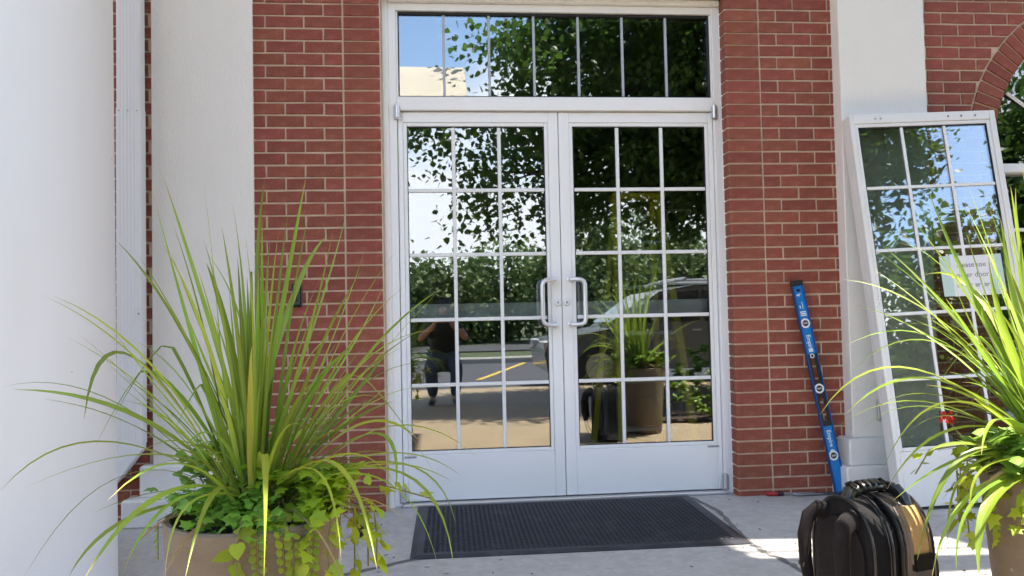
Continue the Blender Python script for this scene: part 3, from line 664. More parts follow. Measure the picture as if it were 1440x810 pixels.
# ------------------------------------------------------------------ rubber mat
mt = empty('door_mat', (-.075, -.51, FZ), 'black perforated rubber mat on the concrete before the doors', 'mat'); mt.rotation_euler = (0, 0, math.radians(-.4))
mw_, mh_ = .742, .462; bd = .055
def mat_border(x0, x1, y0, y1, name='border'):
    mb = MB(); ix0, ix1, iy0, iy1 = x0+bd*.5, x1-bd*.5, y0+bd*.5, y1-bd*.5; jx0, jx1, jy0, jy1 = x0+bd, x1-bd, y0+bd, y1-bd
    R0 = [(x0, y0, .001), (x1, y0, .001), (x1, y1, .001), (x0, y1, .001)]; Ra = [(x, y, .004) for x, y, _ in R0]; R1 = [(ix0, iy0, .011), (ix1, iy0, .011), (ix1, iy1, .011), (ix0, iy1, .011)]
    R2 = [(jx0, jy0, .011), (jx1, jy0, .011), (jx1, jy1, .011), (jx0, jy1, .011)]; R3 = [(x, y, .001) for x, y, _ in R2]
    F = []
    for q in range(4):
        for i in range(4): k = (i+1) % 4; F.append((q*4+i, q*4+k, q*4+4+k, q*4+4+i))
    return mb.add(R0+Ra+R1+R2+R3, F).obj(name, M['rubber'], mt)
mat_border(-mw_, mw_, -mh_, mh_)
B(-mw_+bd, mw_-bd, -mh_+bd, mh_-bd, .0012, .0022, 0, 'hole_bottom', 'dark_gap', mt)  # near-black sheet seen through the holes
V, F = [], []; px = .023; nx = int((2*mw_-2*bd)/px); ny = int((2*mh_-2*bd)/px); px = (2*mw_-2*bd)/nx; py = (2*mh_-2*bd)/ny
for j in range(ny):            # every cell: a raised diamond-shaped ring round an open hole
    for i in range(nx):
        x0 = -mw_+bd+i*px; y0 = -mh_+bd+j*py; cx, cy = x0+px/2, y0+py/2; n = len(V)
        for k in range(8):
            a = PI/4*k; ca, sa = math.cos(a), math.sin(a); sc = 1/max(abs(ca), abs(sa)); V.append((cx+ca*sc*px/2, cy+sa*sc*py/2, .0085))
        for k in range(8):
            a = PI/4*k; s2 = (.30 if (i+j) % 2 else .20); V.append((cx+math.cos(a)*px*(.5-s2+.12), cy+math.sin(a)*py*(s2+.06), .0125))
        for k in range(8):
            a = PI/4*k; s2 = (.30 if (i+j) % 2 else .20); V.append((cx+math.cos(a)*px*(.5-s2), cy+math.sin(a)*py*s2, .004))
        for r in (0, 8):
            for k in range(8): F.append((n+r+k, n+r+(k+1) % 8, n+r+8+(k+1) % 8, n+r+8+k))
fld = link('perforated_field', raw_mesh('perforated_field', V, F), M['rubber'], mt); tag(fld, kind='stuff')

# ------------------------------------------------------------------ long blue level leaning on the right wall
LV = 1.195
bot, topp = Vector((1.472, -.215, FZ)), Vector((1.292, -.135, 1.155))
zax = (topp-bot).normalized(); xax = Vector((1, 0, 0)); xax = (xax - zax*xax.dot(zax)).normalized(); yax = zax.cross(xax)
lv = empty('spirit_level', bot, 'long blue spirit level leaning on brick wall beside the pilaster', 'level')
lv.rotation_euler = Matrix((xax, yax, zax)).transposed().to_euler()
w, d = .032, .0125
def slot_plate(name, z0, z1, hz0, hz1, hw, m):       # web with a rounded hand hole
    V, F = [], []; n = 24
    for y in (-.004, .004):
        for k in range(n):
            a = 2*PI*k/n; cx, sz = math.cos(a), math.sin(a); hz = (hz1 if sz > 0 else hz0) + (-hw if sz > 0 else hw)
            V.append((cx*hw, y, hz+sz*hw))
        for k in range(n):
            a = 2*PI*k/n; cx, sz = math.cos(a), math.sin(a); sc = 1/max(abs(cx), abs(sz)); V.append((cx*sc*(w-.006), y, (z1 if sz > 0 else z0) if abs(sz) >= abs(cx)-1e-6 else ((hz1 if sz > 0 else hz0) + (-hw if sz > 0 else hw)+sz*sc*hw)))
    for k in range(n):
        q = (k+1) % n; F += [(k, q, n+q, n+k), (2*n+k, 3*n+k, 3*n+q, 2*n+q), (k, 2*n+k, 2*n+q, q)]
    return MB().add(V, F).obj(name, M[m], lv)
B(-w, -w+.006, -d, d, 0, LV-.03, .0015, 'edge_rail', 'blue_dark', lv); B(w-.006, w, -d, d, 0, LV-.03, .0015, 'edge_rail', 'blue_dark', lv)
B(-w+.006, w-.006, -.004, .004, .03, .385, 0, 'web', 'blue', lv); B(-w+.006, w-.006, -.004, .004, .785, LV-.03, 0, 'web', 'blue', lv)
slot_plate('grip', .385, .575, .415, .545, .012, 'black'); slot_plate('grip', .615, .785, .635, .762, .012, 'black'); B(-w+.006, w-.006, -.0041, .0041, .575, .615, 0, 'grip', 'black', lv)
B(-w-.001, w+.001, -d-.001, d+.001, LV-.03, LV, .004, 'end_cap', 'black', lv); B(-w-.001, w+.001, -d-.001, d+.001, -.001, .028, .004, 'end_cap', 'black', lv)
B(-.010, .010, -.0055, -.0041, LV-.062, LV-.048, .003, 'hang_hole', 'dark_gap', lv)
for z in (.225, .592, .955):
    vm = MB().lathe([(.017, -.002), (.026, -.002), (.027, .002), (.0255, .0045), (.018, .0045), (.0165, .002)], 28, caps=False).obj('vial_ring', M['white_ring'], lv, True); vm.matrix_local = Matrix.Translation((0, -.0045, z)) @ Matrix.Rotation(PI/2, 4, 'X')
    vc = MB().lathe([(.0172, .001), (.0172, .0030), (0, .0034)], 24).obj('vial', M['vial'], vm, True)
    B(-.012, .012, -.005, .005, .0030, .0052, .001, 'bubble_tube', 'grey_metal', vm)
for z in (.845, .318): 
    text('lettering', 'Empire', .032, M['print_white'], lv, (.001, -.0046, z), (PI/2, PI/2, 0), bold=.0004)
    em = MB().lathe([(.008, 0), (.0125, 0), (.0125, .0006), (.008, .0006)], 20, caps=False).obj('emblem', M['print_white'], lv); em.matrix_local = Matrix.Translation((0, -.0045, z-.072)) @ Matrix.Rotation(PI/2, 4, 'X')
    B(-.011, -.0075, -.0052, -.0046, z-.083, z-.061, 0, 'emblem', 'print_white', lv)
text('lettering', '48"', .018, M['print_white'], lv, (-.004, -.0046, LV-.082), (PI/2, 0, 0), bold=.0006)
for i in range(3): B(-.016, .018, -.0048, -.0042, .998+i*.010-.002, .998+i*.010+.004, 0, 'print', 'print_white', lv)
B(-.012, -.007, -.0048, -.0042, 1.04, 1.055, 0, 'print', 'print_white', lv); B(.004, .007, -.0048, -.0042, 1.035, 1.075, 0, 'print', 'print_white', lv)
B(-.012, .012, -.0048, -.0042, .795, .815, 0, 'print', 'print_white', lv)

# ------------------------------------------------------------------ tools on the ground
sd = empty('screwdriver', (1.145, -.135, FZ+.013), 'red and black handled screwdriver on the ground by the brick wall', 'screwdriver'); sd.rotation_euler = (0, 0, math.radians(-3))
T_ = lambda prof, m, name, p, n=14: MB().lathe(prof, n).obj(name, M[m], p, True)
h = T_([(0, -.062), (.010, -.060), (.0135, -.05), (.0125, -.03), (.0135, -.005), (.011, .0)], 'red', 'handle', sd); h.rotation_euler = (0, PI/2, 0)
h = T_([(.012, .0005), (.014, .008), (.010, .02), (.013, .03), (.008, .036)], 'black', 'ferrule', sd); h.rotation_euler = (0, PI/2, 0)
h = T_([(.0045, .0365), (.0045, .20), (.003, .21), (0, .211)], 'steel', 'blade', sd, 10); h.rotation_euler = (0, PI/2, 0)
pb = MB().tube([(-.07, .02, .008), (-.095, .0, .010), (-.07, -.012, .010), (0, -.010, .008), (.10, -.004, .007), (.22, .004, .007)], [.005, .006, .008, .009, .009, .006], 8, flat=.8).obj('pry_bar', M['steel'], None, True, loc=(1.325, -.155, FZ+.001)); tag(pb, 'thin dark steel pry bar with a hooked end on the ground by the wall', 'pry bar')
# black cone with open scales
pc = empty('pine_cone', (-1.05, -.57, FZ+.03), 'small dark pine cone on the concrete right of the left planter', 'pine cone')
MB().lathe([(0, -.045), (.014, -.035), (.018, -.01), (.014, .025), (0, .045)], 12).obj('core', M['black'], pc, True).rotation_euler = (.3, 1.2, .4)
mb = MB()
for i in range(60):
    a = i*2.4; t = i/59; z = -.045+.09*t; r = .014+.018*math.sin(PI*min(1, t*1.05+.05)); ca, sa = math.cos(a), math.sin(a)
    P = lambda rr, da, dz: (rr*math.cos(a+da), rr*math.sin(a+da), z+dz)
    mb.add([P(.008, -.4, 0), P(.008, .4, 0), P(r, .32, .008), P(r+.004, 0, .011), P(r, -.32, .008), P(r*.9, 0, .002)], [(0,1,2,3), (0,3,4), (0,5,1), (1,5,2), (2,5,3), (3,5,4), (4,5,0)])
mb.obj('scales', M['black'], pc).rotation_euler = (.3, 1.2, .4)
mb = MB(); r_ = random.Random(3)
for i in range(70):
    x, y = r_.uniform(-1.6, 2.0), r_.uniform(-1.5, -.08)
    if -.86 < x < .7 and y > -1.0: continue
    s = r_.uniform(.003, .010); a = r_.uniform(0, 6.3); c, s2 = math.cos(a), math.sin(a)
    mb.add([(x+c*s*1.6, y+s2*s*1.6, FZ+.001), (x-s2*s*.5, y+c*s*.5, FZ+.004), (x-c*s*1.4, y-s2*s*1.4, FZ+.0015), (x+s2*s*.5, y-c*s*.5, FZ+.002)], [(0,1,2,3)])
tag(mb.obj('leaf_litter', M['chip']), 'tiny dry bits scattered over the concrete', 'litter', kind='stuff')

# ------------------------------------------------------------------ tool backpack
bp = empty('tool_backpack', (.665, -1.95, FZ), 'black tool backpack with tan side pocket standing on the concrete', 'backpack')
dv = Vector((.85, .53, 0)); av = Vector((.25, -.97, 0)).normalized(); dv = Vector((-av.y, av.x, 0))       # local x = width a, local y = depth d
bp.rotation_euler = (0, 0, math.atan2(av.y, av.x)); bp.scale = (.74, .74, .95)
def arch(w, h, r, n=8, z0=.015):
    pts = [(-w/2, z0), (w/2, z0)]
    for s in (1, -1):
        for k in range(n+1):
            a = PI/2*k/n; a = a if s > 0 else PI/2-a
            pts.append((s*(w/2-r+r*math.cos(a)), h-r+r*math.sin(a)))
    return pts
def shell(name, w, h, r, y0, y1, m, bul=.012, p=bp, z0=.015, sub=5):
    """arch-topped soft shell with pillowed faces"""
    V, F = [], []; secs = [(y0, .90), (y0+bul*.3, .96), (y0+bul, 1.0), (y1-bul, 1.0), (y1-bul*.3, .96), (y1, .90)]
    base = arch(w, h, r, 8, z0); n = len(base); cz = h*.5
    for y, s in secs:
        for x, z in base: V.append((x*s, y, cz+(z-cz)*(s if z > .05 else s)))
    for i in range(len(secs)-1):
        for k in range(n): F.append((i*n+k, i*n+(k+1) % n, (i+1)*n+(k+1) % n, (i+1)*n+k))
    F.append(tuple(range(n-1, -1, -1))); F.append(tuple((len(secs)-1)*n+k for k in range(n)))
    return MB().add(V, F).obj(name, M[m], p, True)
def arch_path(w, h, r, y, z0=.05, n=8): 
    pts = [(w/2, y, z0), (w/2, y, (z0+h-r)/2)] + [((w/2-r+r*math.cos(PI/2*k/n)), y, h-r+r*math.sin(PI/2*k/n)) for k in range(n+1)]
    return pts + [(-x, y2, z) for x, y2, z in reversed(pts)]
shell('back_shell', .345, .455, .165, -.165, -.055, 'nylon'); shell('mesh_panel', .27, .40, .13, -.182, -.160, 'nylon2', .008)
shell('front_shell', .35, .462, .168, -.015, .150, 'leather'); shell('front_pocket', .31, .36, .145, .148, .205, 'nylon')
shell('divider', .31, .425, .12, -.054, -.016, 'black', .004)
for y in (-.158, -.062, -.012, .146): MB().tube(arch_path(.352, .459, .168, y), .0055, 8).obj('piping', M['zip'], bp, True)
for y in (-.075, .004): MB().tube(arch_path(.347, .456, .166, y), .0035, 6).obj('zipper', M['zip'], bp, True)
# side band: brown panels with a tan pocket on the right gusset
def gusset(name, y0, y1, z0, z1, out, m, thick=.008, par=None):
    """strip that follows the right side of the front shell between heights z0..z1"""
    V, F = [], []; n = 12; w_, h_, r = .35/2, .462, .168
    for i in range(n+1):
        z = z0+(z1-z0)*i/n
        if z <= h_-r: x, nx_, nz = w_, 1, 0
        else:
            a = math.asin(min(1, (z-h_+r)/r)); x = w_-r+r*math.cos(a); nx_, nz = math.cos(a), math.sin(a)
        for y, o in ((y0, -.004), (y0+.004, out), (y1-.004, out), (y1, -.004)): V.append((x+nx_*o, y, z+nz*o))
    for i in range(n):
        for k in range(3): F.append((i*4+k, i*4+k+1, i*4+5+k, i*4+4+k))
    F += [(0,1,2,3), tuple(n*4+k for k in (3,2,1,0))]
    return MB().add(V, F).obj(name, M[m], par or bp, True)
gusset('side_panel', .006, .140, .03, .43, .004, 'brown'); gusset('tan_pocket', .030, .116, .290, .425, .011, 'tan'); gusset('pocket_edge', .022, .032, .265, .43, .013, 'brown'); gusset('pocket_edge', .114, .124, .265, .43, .013, 'brown')
gusset('buckle_flap', .026, .120, .245, .296, .024, 'leather'); gusset('lower_pocket', .02, .13, .03, .208, .055, 'leather')
tp = MB().box(.170, .262, .012, .138, .202, .220, .008).obj('pocket_lid', M['leather'], bp, True)
# straps on the back panel
def strap(x0, name):
    pts = [(x0*.85, -.150, .398), (x0, -.205, .408), (x0*1.05, -.245, .385), (x0*1.1, -.262, .33), (x0*1.12, -.258, .24), (x0*1.15, -.24, .17)]
    s = MB().tube(pts, [.034, .036, .037, .036, .033, .026], 12, flat=.55, ref=(0, 1, 0)).obj(name, M['nylon2'], bp, True)
    MB().tube([(x0*1.12, -.274, .235), (x0*1.15, -.262, .18), (x0*1.25, -.235, .10), (x0*1.4, -.19, .03)], [.013]*4, 8, flat=.25, ref=(0, 1, 0)).obj('strap_webbing', M['webbing'], s, True)
    B(x0*1.12-.019, x0*1.12+.019, -.284, -.256, .225, .240, .003, 'strap_buckle', 'black', s)
strap(-.098, 'shoulder_strap'); strap(.098, 'shoulder_strap')
# moulded grab handle across the top
hd = MB().tube([(0, -.13, .440), (-.01, -.105, .470), (-.01, -.05, .483), (-.01, .03, .485), (-.01, .085, .474), (0, .115, .440)], [.026, .031, .033, .033, .030, .024], 14, flat=.55, ref=(0, 0, 1)).obj('grab_handle', M['leather'], bp, True)
for i in range(6): MB().tube([(-.040, -.095+i*.032, .490), (-.008, -.095+i*.032, .5015), (.022, -.095+i*.032, .491)], .0055, 6).obj('grip_rib', M['leather'], hd, True)
MB().tube([(.0, .085, .478), (.05, .095, .470), (.085, .098, .445), (.105, .095, .415)], [.018, .024, .026, .022], 10, flat=.6, ref=(0, 1, 0)).obj('handle_tab', M['leather'], hd, True)
MB().lathe([(.008, 0), (.009, .004), (.005, .007), (0, .008)], 12, (.045, .095, .486)).obj('rivet', M['steel'], hd, True)

# ------------------------------------------------------------------ planters and plants
LEFT_BLADES = [
(-1.150,-2.383,0.540,-1.314,-2.267,0.986,-1.440,-2.150,1.361,0.013),
(-1.119,-2.322,0.540,-1.253,-2.286,1.015,-1.374,-2.250,1.372,0.015),
(-1.144,-2.370,0.540,-1.135,-2.335,0.978,-1.189,-2.300,1.298,0.011),
(-1.089,-2.343,0.540,-1.134,-2.397,1.067,-1.077,-2.450,1.329,0.012),
(-1.154,-2.310,0.540,-1.052,-2.355,1.058,-0.990,-2.400,1.343,0.016),
(-1.173,-2.352,0.540,-1.060,-2.226,1.150,-0.984,-2.100,1.232,0.014),
(-1.146,-2.362,0.540,-0.980,-2.281,0.976,-0.918,-2.200,1.282,0.013),
(-1.116,-2.352,0.540,-1.287,-2.376,1.038,-1.433,-2.400,1.196,0.013),
(-1.120,-2.329,0.540,-1.174,-2.415,1.033,-1.197,-2.500,1.132,0.015),
(-1.136,-2.375,0.540,-1.104,-2.287,0.965,-1.278,-2.200,1.176,0.006),
(-1.162,-2.349,0.540,-1.442,-2.450,1.167,-1.441,-2.550,0.794,0.015),
(-1.138,-2.376,0.540,-1.389,-2.288,0.827,-1.611,-2.200,0.978,0.007),
(-1.157,-2.384,0.540,-1.402,-2.492,0.926,-1.587,-2.600,0.871,0.009),
(-1.158,-2.321,0.540,-1.375,-2.335,0.835,-1.687,-2.350,0.847,0.015),
(-1.180,-2.343,0.540,-1.374,-2.272,0.767,-1.692,-2.200,0.809,0.011),
(-1.129,-2.349,0.540,-1.475,-2.424,0.860,-1.639,-2.500,0.638,0.011),
(-1.136,-2.356,0.540,-1.291,-2.328,0.779,-1.688,-2.300,0.604,0.012),
(-1.160,-2.332,0.540,-1.317,-2.316,0.634,-1.530,-2.300,0.535,0.009),
(-1.138,-2.371,0.540,-1.416,-2.411,0.812,-1.613,-2.450,0.436,0.005),
(-1.116,-2.289,0.540,-1.420,-2.445,0.624,-1.450,-2.600,0.476,0.012),
(-1.109,-2.329,0.540,-1.282,-2.539,0.736,-1.355,-2.750,0.514,0.016),
(-1.132,-2.316,0.540,-1.040,-2.608,0.884,-0.987,-2.900,0.544,0.016),
(-1.125,-2.351,0.540,-0.898,-2.225,0.844,-0.667,-2.100,1.081,0.008),
(-1.139,-2.354,0.540,-0.912,-2.277,0.873,-0.747,-2.200,0.933,0.008),
(-1.127,-2.372,0.540,-0.927,-2.286,0.757,-0.801,-2.200,0.775,0.011),
(-1.162,-2.380,0.540,-0.809,-2.340,0.752,-0.628,-2.300,0.593,0.011),
(-1.106,-2.359,0.540,-0.821,-2.380,0.712,-0.648,-2.400,0.597,0.009),
(-1.158,-2.339,0.540,-0.704,-2.420,0.775,-0.645,-2.500,0.528,0.010),
(-1.162,-2.335,0.540,-0.692,-2.467,0.787,-0.653,-2.600,0.472,0.012),
(-1.138,-2.350,0.540,-0.747,-2.525,0.784,-0.679,-2.700,0.463,0.013),
(-1.131,-2.317,0.540,-0.933,-2.233,0.745,-0.814,-2.150,0.915,0.014),
(-1.161,-2.396,0.540,-0.903,-2.248,0.881,-0.828,-2.100,1.094,0.012),
(-1.139,-2.343,0.540,-0.961,-2.272,0.872,-0.866,-2.200,1.195,0.008),
(-1.142,-2.368,0.540,-0.985,-2.434,0.892,-0.914,-2.500,1.201,0.008),
(-1.126,-2.360,0.540,-1.192,-2.330,0.790,-1.349,-2.300,1.050,0.011),
(-1.082,-2.338,0.540,-1.216,-2.269,0.744,-1.343,-2.200,1.042,0.011),
(-1.087,-2.341,0.540,-1.225,-2.371,0.912,-1.308,-2.400,1.166,0.008),
(-1.107,-2.350,0.540,-1.336,-2.225,0.717,-1.553,-2.100,0.835,0.012),
(-1.146,-2.375,0.540,-1.276,-2.437,0.748,-1.429,-2.500,0.929,0.006),
(-1.103,-2.358,0.540,-1.305,-2.479,0.827,-1.359,-2.600,0.984,0.005),
(-1.083,-2.380,0.540,-1.249,-2.565,0.712,-1.206,-2.750,0.513,0.014),
(-1.138,-2.376,0.540,-1.160,-2.588,0.746,-1.153,-2.800,0.520,0.011),
(-1.130,-2.339,0.540,-1.285,-2.495,0.698,-1.326,-2.650,0.486,0.010),
(-1.129,-2.332,0.540,-0.912,-2.566,0.803,-0.866,-2.800,0.539,0.011),
(-1.108,-2.338,0.540,-0.878,-2.569,0.841,-0.799,-2.800,0.522,0.012),
(-1.084,-2.334,0.540,-0.870,-2.317,0.843,-0.730,-2.300,0.684,0.015),
(-1.112,-2.373,0.540,-0.866,-2.486,0.791,-0.768,-2.600,0.625,0.011),
(-1.110,-2.334,0.540,-0.736,-2.467,0.885,-0.776,-2.600,0.610,0.011),
(-1.130,-2.387,0.540,-0.905,-2.193,0.751,-0.819,-2.000,0.806,0.012),
(-1.103,-2.376,0.540,-1.094,-2.313,0.985,-1.062,-2.250,1.277,0.007),
(-1.129,-2.395,0.540,-1.078,-2.498,0.913,-1.086,-2.600,1.185,0.006),
(-1.143,-2.310,0.540,-1.135,-2.205,0.880,-1.144,-2.100,1.178,0.008),
(-1.136,-2.357,0.540,-0.982,-2.453,0.906,-0.945,-2.550,1.045,0.011),
(-1.153,-2.345,0.540,-1.175,-2.222,0.779,-1.295,-2.100,1.023,0.010),
]
RIGHT_BLADES = [
(1.046,-2.323,0.540,0.959,-2.137,0.828,0.895,-1.950,1.371,0.018),
(1.033,-2.318,0.540,1.020,-2.084,1.131,1.080,-1.850,1.357,0.012),
(0.988,-2.251,0.540,0.983,-2.126,0.949,0.851,-2.000,1.213,0.013),
(1.006,-2.277,0.540,0.854,-2.189,1.153,0.704,-2.100,1.190,0.009),
(0.970,-2.314,0.540,0.981,-2.107,1.176,0.896,-1.900,1.099,0.014),
(1.046,-2.303,0.540,0.770,-2.227,1.048,0.496,-2.150,1.083,0.010),
(1.029,-2.254,0.540,0.816,-2.152,1.071,0.533,-2.050,0.878,0.013),
(1.017,-2.323,0.540,0.756,-2.237,1.076,0.519,-2.150,0.827,0.012),
(1.006,-2.314,0.540,0.587,-2.257,1.028,0.384,-2.200,0.702,0.014),
(1.042,-2.274,0.540,0.722,-2.187,0.962,0.508,-2.100,0.682,0.013),
(1.008,-2.287,0.540,0.678,-2.319,0.926,0.474,-2.350,0.572,0.019),
(1.077,-2.300,0.540,0.704,-2.300,0.815,0.515,-2.300,0.511,0.010),
(1.004,-2.264,0.540,0.812,-2.257,0.664,0.563,-2.250,0.469,0.010),
(0.977,-2.315,0.540,0.660,-2.357,0.763,0.531,-2.400,0.354,0.016),
(1.060,-2.325,0.540,0.660,-2.413,0.609,0.626,-2.500,0.331,0.028),
(1.050,-2.317,0.540,0.638,-2.359,0.713,0.615,-2.400,0.377,0.015),
(1.074,-2.257,0.540,0.943,-2.228,0.823,0.953,-2.200,1.068,0.018),
(1.038,-2.272,0.540,1.022,-2.136,0.955,1.101,-2.000,1.278,0.018),
(1.028,-2.322,0.540,0.933,-2.261,1.092,0.999,-2.200,1.337,0.014),
(1.028,-2.231,0.540,0.954,-2.265,1.177,0.906,-2.300,1.327,0.012),
(1.062,-2.267,0.540,0.889,-2.183,0.817,0.864,-2.100,1.075,0.013),
(1.059,-2.354,0.540,0.858,-2.177,0.827,0.938,-2.000,0.888,0.011),
(1.051,-2.360,0.540,0.733,-2.180,0.856,0.660,-2.000,0.682,0.011),
(1.056,-2.306,0.540,0.690,-2.278,0.890,0.561,-2.250,0.777,0.010),
(1.021,-2.314,0.540,0.641,-2.382,0.604,0.535,-2.450,0.320,0.011),
(1.041,-2.307,0.540,0.615,-2.429,0.597,0.534,-2.550,0.377,0.012),
(1.029,-2.267,0.540,0.797,-2.283,0.902,0.704,-2.300,1.020,0.012),
(1.046,-2.304,0.540,0.716,-2.402,0.748,0.632,-2.500,0.771,0.016),
(1.012,-2.284,0.540,0.867,-2.242,0.962,0.844,-2.200,1.204,0.014),
(1.007,-2.340,0.540,0.755,-2.420,0.905,0.685,-2.500,1.121,0.016),
(1.022,-2.309,0.540,0.804,-2.204,0.757,0.727,-2.100,0.643,0.015),
(1.037,-2.293,0.540,0.679,-2.246,0.824,0.512,-2.200,0.664,0.010),
(1.053,-2.267,0.540,0.683,-2.333,0.677,0.561,-2.400,0.618,0.013),
(1.022,-2.301,0.540,0.829,-2.201,0.967,0.719,-2.100,0.950,0.011),
(1.022,-2.286,0.540,0.878,-2.193,1.015,0.747,-2.100,1.258,0.009),
(1.010,-2.344,0.540,0.839,-2.372,0.941,0.855,-2.400,1.183,0.015),
(1.030,-2.282,0.540,0.714,-2.441,0.819,0.573,-2.600,0.652,0.016),
(1.073,-2.282,0.540,0.661,-2.416,0.667,0.576,-2.550,0.509,0.014),
]

def planter(loc, r, h, label):
    p = empty('planter', loc, label, 'planter')
    rb = r*.80
    MB().lathe([(rb*.95, 0), (rb, .012), (rb+(r-rb)*.5, h*.5), (r-.002, h-.03), (r, h-.006), (r-.004, h), (r-.016, h-.001), (r-.020, h-.02), (r-.024, h-.07)], 56).obj('pot', M['pot'], p, True)
    mb = MB(); n = 26; rr = random.Random(2); V = [(0, 0, h-.03)]; F = []
    for k in range(n): a = 2*PI*k/n; V.append(((r-.022)*math.cos(a), (r-.022)*math.sin(a), h-.045+rr.uniform(-.006, .006)))
    for k in range(n): F.append((0, 1+k, 1+(k+1) % n))
    mb.add(V, F).obj('soil', M['soil'], p, True)
    return p
def blade_mesh(b, c, t, w, droop=0.0, n=12, fold=.35, twist=0.0, kink=0):
    b, c, t = Vector(b), Vector(c), Vector(t); V, F = [], []
    for i in range(n+1):
        s = i/n; p = b*(1-s)**2 + c*2*s*(1-s) + t*s*s; tg = ((c-b)*(1-s) + (t-c)*s).normalized()
        if droop: p = p + Vector((0, 0, -droop*s**3))
        if kink and s > kink: p = p + Vector((0, 0, -1.5*(s-kink)**1.15*(t-b).length))
        side = tg.cross(Vector((0, 0, 1))); side = side.normalized() if side.length > .05 else Vector((1, 0, 0))
        # keep the blade roughly flat to the outside and let it roll along its length
        up_ = side.cross(tg).normalized(); a = twist*(s-.2)
        side2 = side*math.cos(a)+up_*math.sin(a); up2 = up_*math.cos(a)-side*math.sin(a)
        prof = (.55+.45*min(1, s/.25)) * (1-max(0, (s-.35)/.65)**1.7*.97)
        hw = w/2*prof
        V += [p-side2*hw+up2*hw*fold, p-up2*hw*.1, p+side2*hw+up2*hw*fold]
    for i in range(n):
        a = i*3; F += [(a, a+1, a+4, a+3), (a+1, a+2, a+5, a+4)]
    me = bpy.data.meshes.new('leaf'); me.from_pydata([tuple(v) for v in V], [], F); me.polygons.foreach_set('use_smooth', [True]*len(F))
    at = me.attributes.new('along', 'FLOAT', 'POINT'); at.data.foreach_set('value', [i//3/n for i in range(len(V))])
    ac = me.attributes.new('across', 'FLOAT', 'POINT'); ac.data.foreach_set('value', [(1.0, 0.0, 1.0)[i % 3] for i in range(len(V))])
    return me
def spike_plant(base, blades, seed, nrand, label, facing, rl=(.45, .95)):
    e = empty('spike_plant', base, label, 'plant'); B0 = Vector(base); R = random.Random(seed)
    for q in blades:
        b, c, t, w = Vector(q[0:3])-B0, Vector(q[3:6])-B0, Vector(q[6:9])-B0, q[9]
        link('leaf', blade_mesh(b, c, t, max(w*1.32, .0065), 0, 14, .3, R.uniform(-1.4, 1.4)), M['blade_y'] if R.random() < .03 else M['blade'], e)
    for i in range(nrand):
        a = facing + R.gauss(0, 1.35); lean = abs(R.gauss(.55, .38)) ; L = R.uniform(*rl)*(1 - .12*lean)
        b = Vector((math.cos(a)*R.uniform(0, .055), math.sin(a)*R.uniform(0, .055), 0))
        d = Vector((math.cos(a), math.sin(a), 0)); l2 = min(lean, 1.6)
        d1 = d*math.sin(l2*.55)+Vector((0, 0, 1))*math.cos(l2*.55); d2 = d*math.sin(l2*1.25)+Vector((0, 0, 1))*math.cos(l2*1.25)
        c = b + d1*L*.55; t = c + d2*L*.45
        me = blade_mesh(b, c, t, R.uniform(.008, .016), R.uniform(0, .22)*l2, 12, .35, R.uniform(-1.8, 1.8), R.uniform(.5, .8) if R.random() < .10 else 0)
        link('leaf', me, M['blade_y'] if R.random() < .04 else M['blade'], e)
    for i in range(12):       # a few dry blades hanging at the foot
        a = facing + R.gauss(0, 1.2); d = Vector((math.cos(a), math.sin(a), 0)); b = d*.05; L = R.uniform(.18, .34)
        link('leaf', blade_mesh(b, b+d*L*.6+Vector((0, 0, L*.35)), b+d*L+Vector((0, 0, -L*R.uniform(.0, .5))), R.uniform(.006, .011), 0, 10, .6, R.uniform(-3, 3)), M['blade_dead'], e)
    return e
def lobed_mesh(name, lob, s=1.0, cup=.15):
    V = [(0, 0, 0)]; n = len(lob); F = []
    for x, y in lob: V.append((x*s, y*s, -cup*s*(x*x+ (y-.5)**2*.6)))
    V[0] = (0, .42*s, .03*s)
    for k in range(n): F.append((0, 1+k, 1+(k+1) % n))
    me = bpy.data.meshes.new(name); me.from_pydata(V, [], F); me.polygons.foreach_set('use_smooth', [True]*len(F)); return me
IVY = [(0, 0), (.18, -.06), (.50, .02), (.32, .28), (.52, .52), (.22, .58), (0, 1.0), (-.22, .58), (-.52, .52), (-.32, .28), (-.50, .02), (-.18, -.06)]
HEART = [(0, 0), (.16, -.10), (.38, -.02), (.46, .25), (.34, .58), (0, 1.0), (-.34, .58), (-.46, .25), (-.38, -.02), (-.16, -.10)]
ROUND = [(.5*math.sin(2*PI*k/9), .5-.5*math.cos(2*PI*k/9)) for k in range(9)]
LIVY = [lobed_mesh('leaf', IVY, s) for s in (1.0,)]; LHEART = lobed_mesh('leaf', HEART); 
for me in LIVY + [LHEART]: me.materials.append(M['lime'])
def leaf_mat(loc, dirv, nrm, s):
    y = Vector(dirv).normalized(); z = Vector(nrm); z = (z-y*z.dot(y)); z = z.normalized() if z.length > 1e-3 else Vector((0, 0, 1)); x = y.cross(z)
    return Matrix.Translation(loc) @ Matrix((x, y, z)).transposed().to_4x4() @ Matrix.Scale(s, 4)
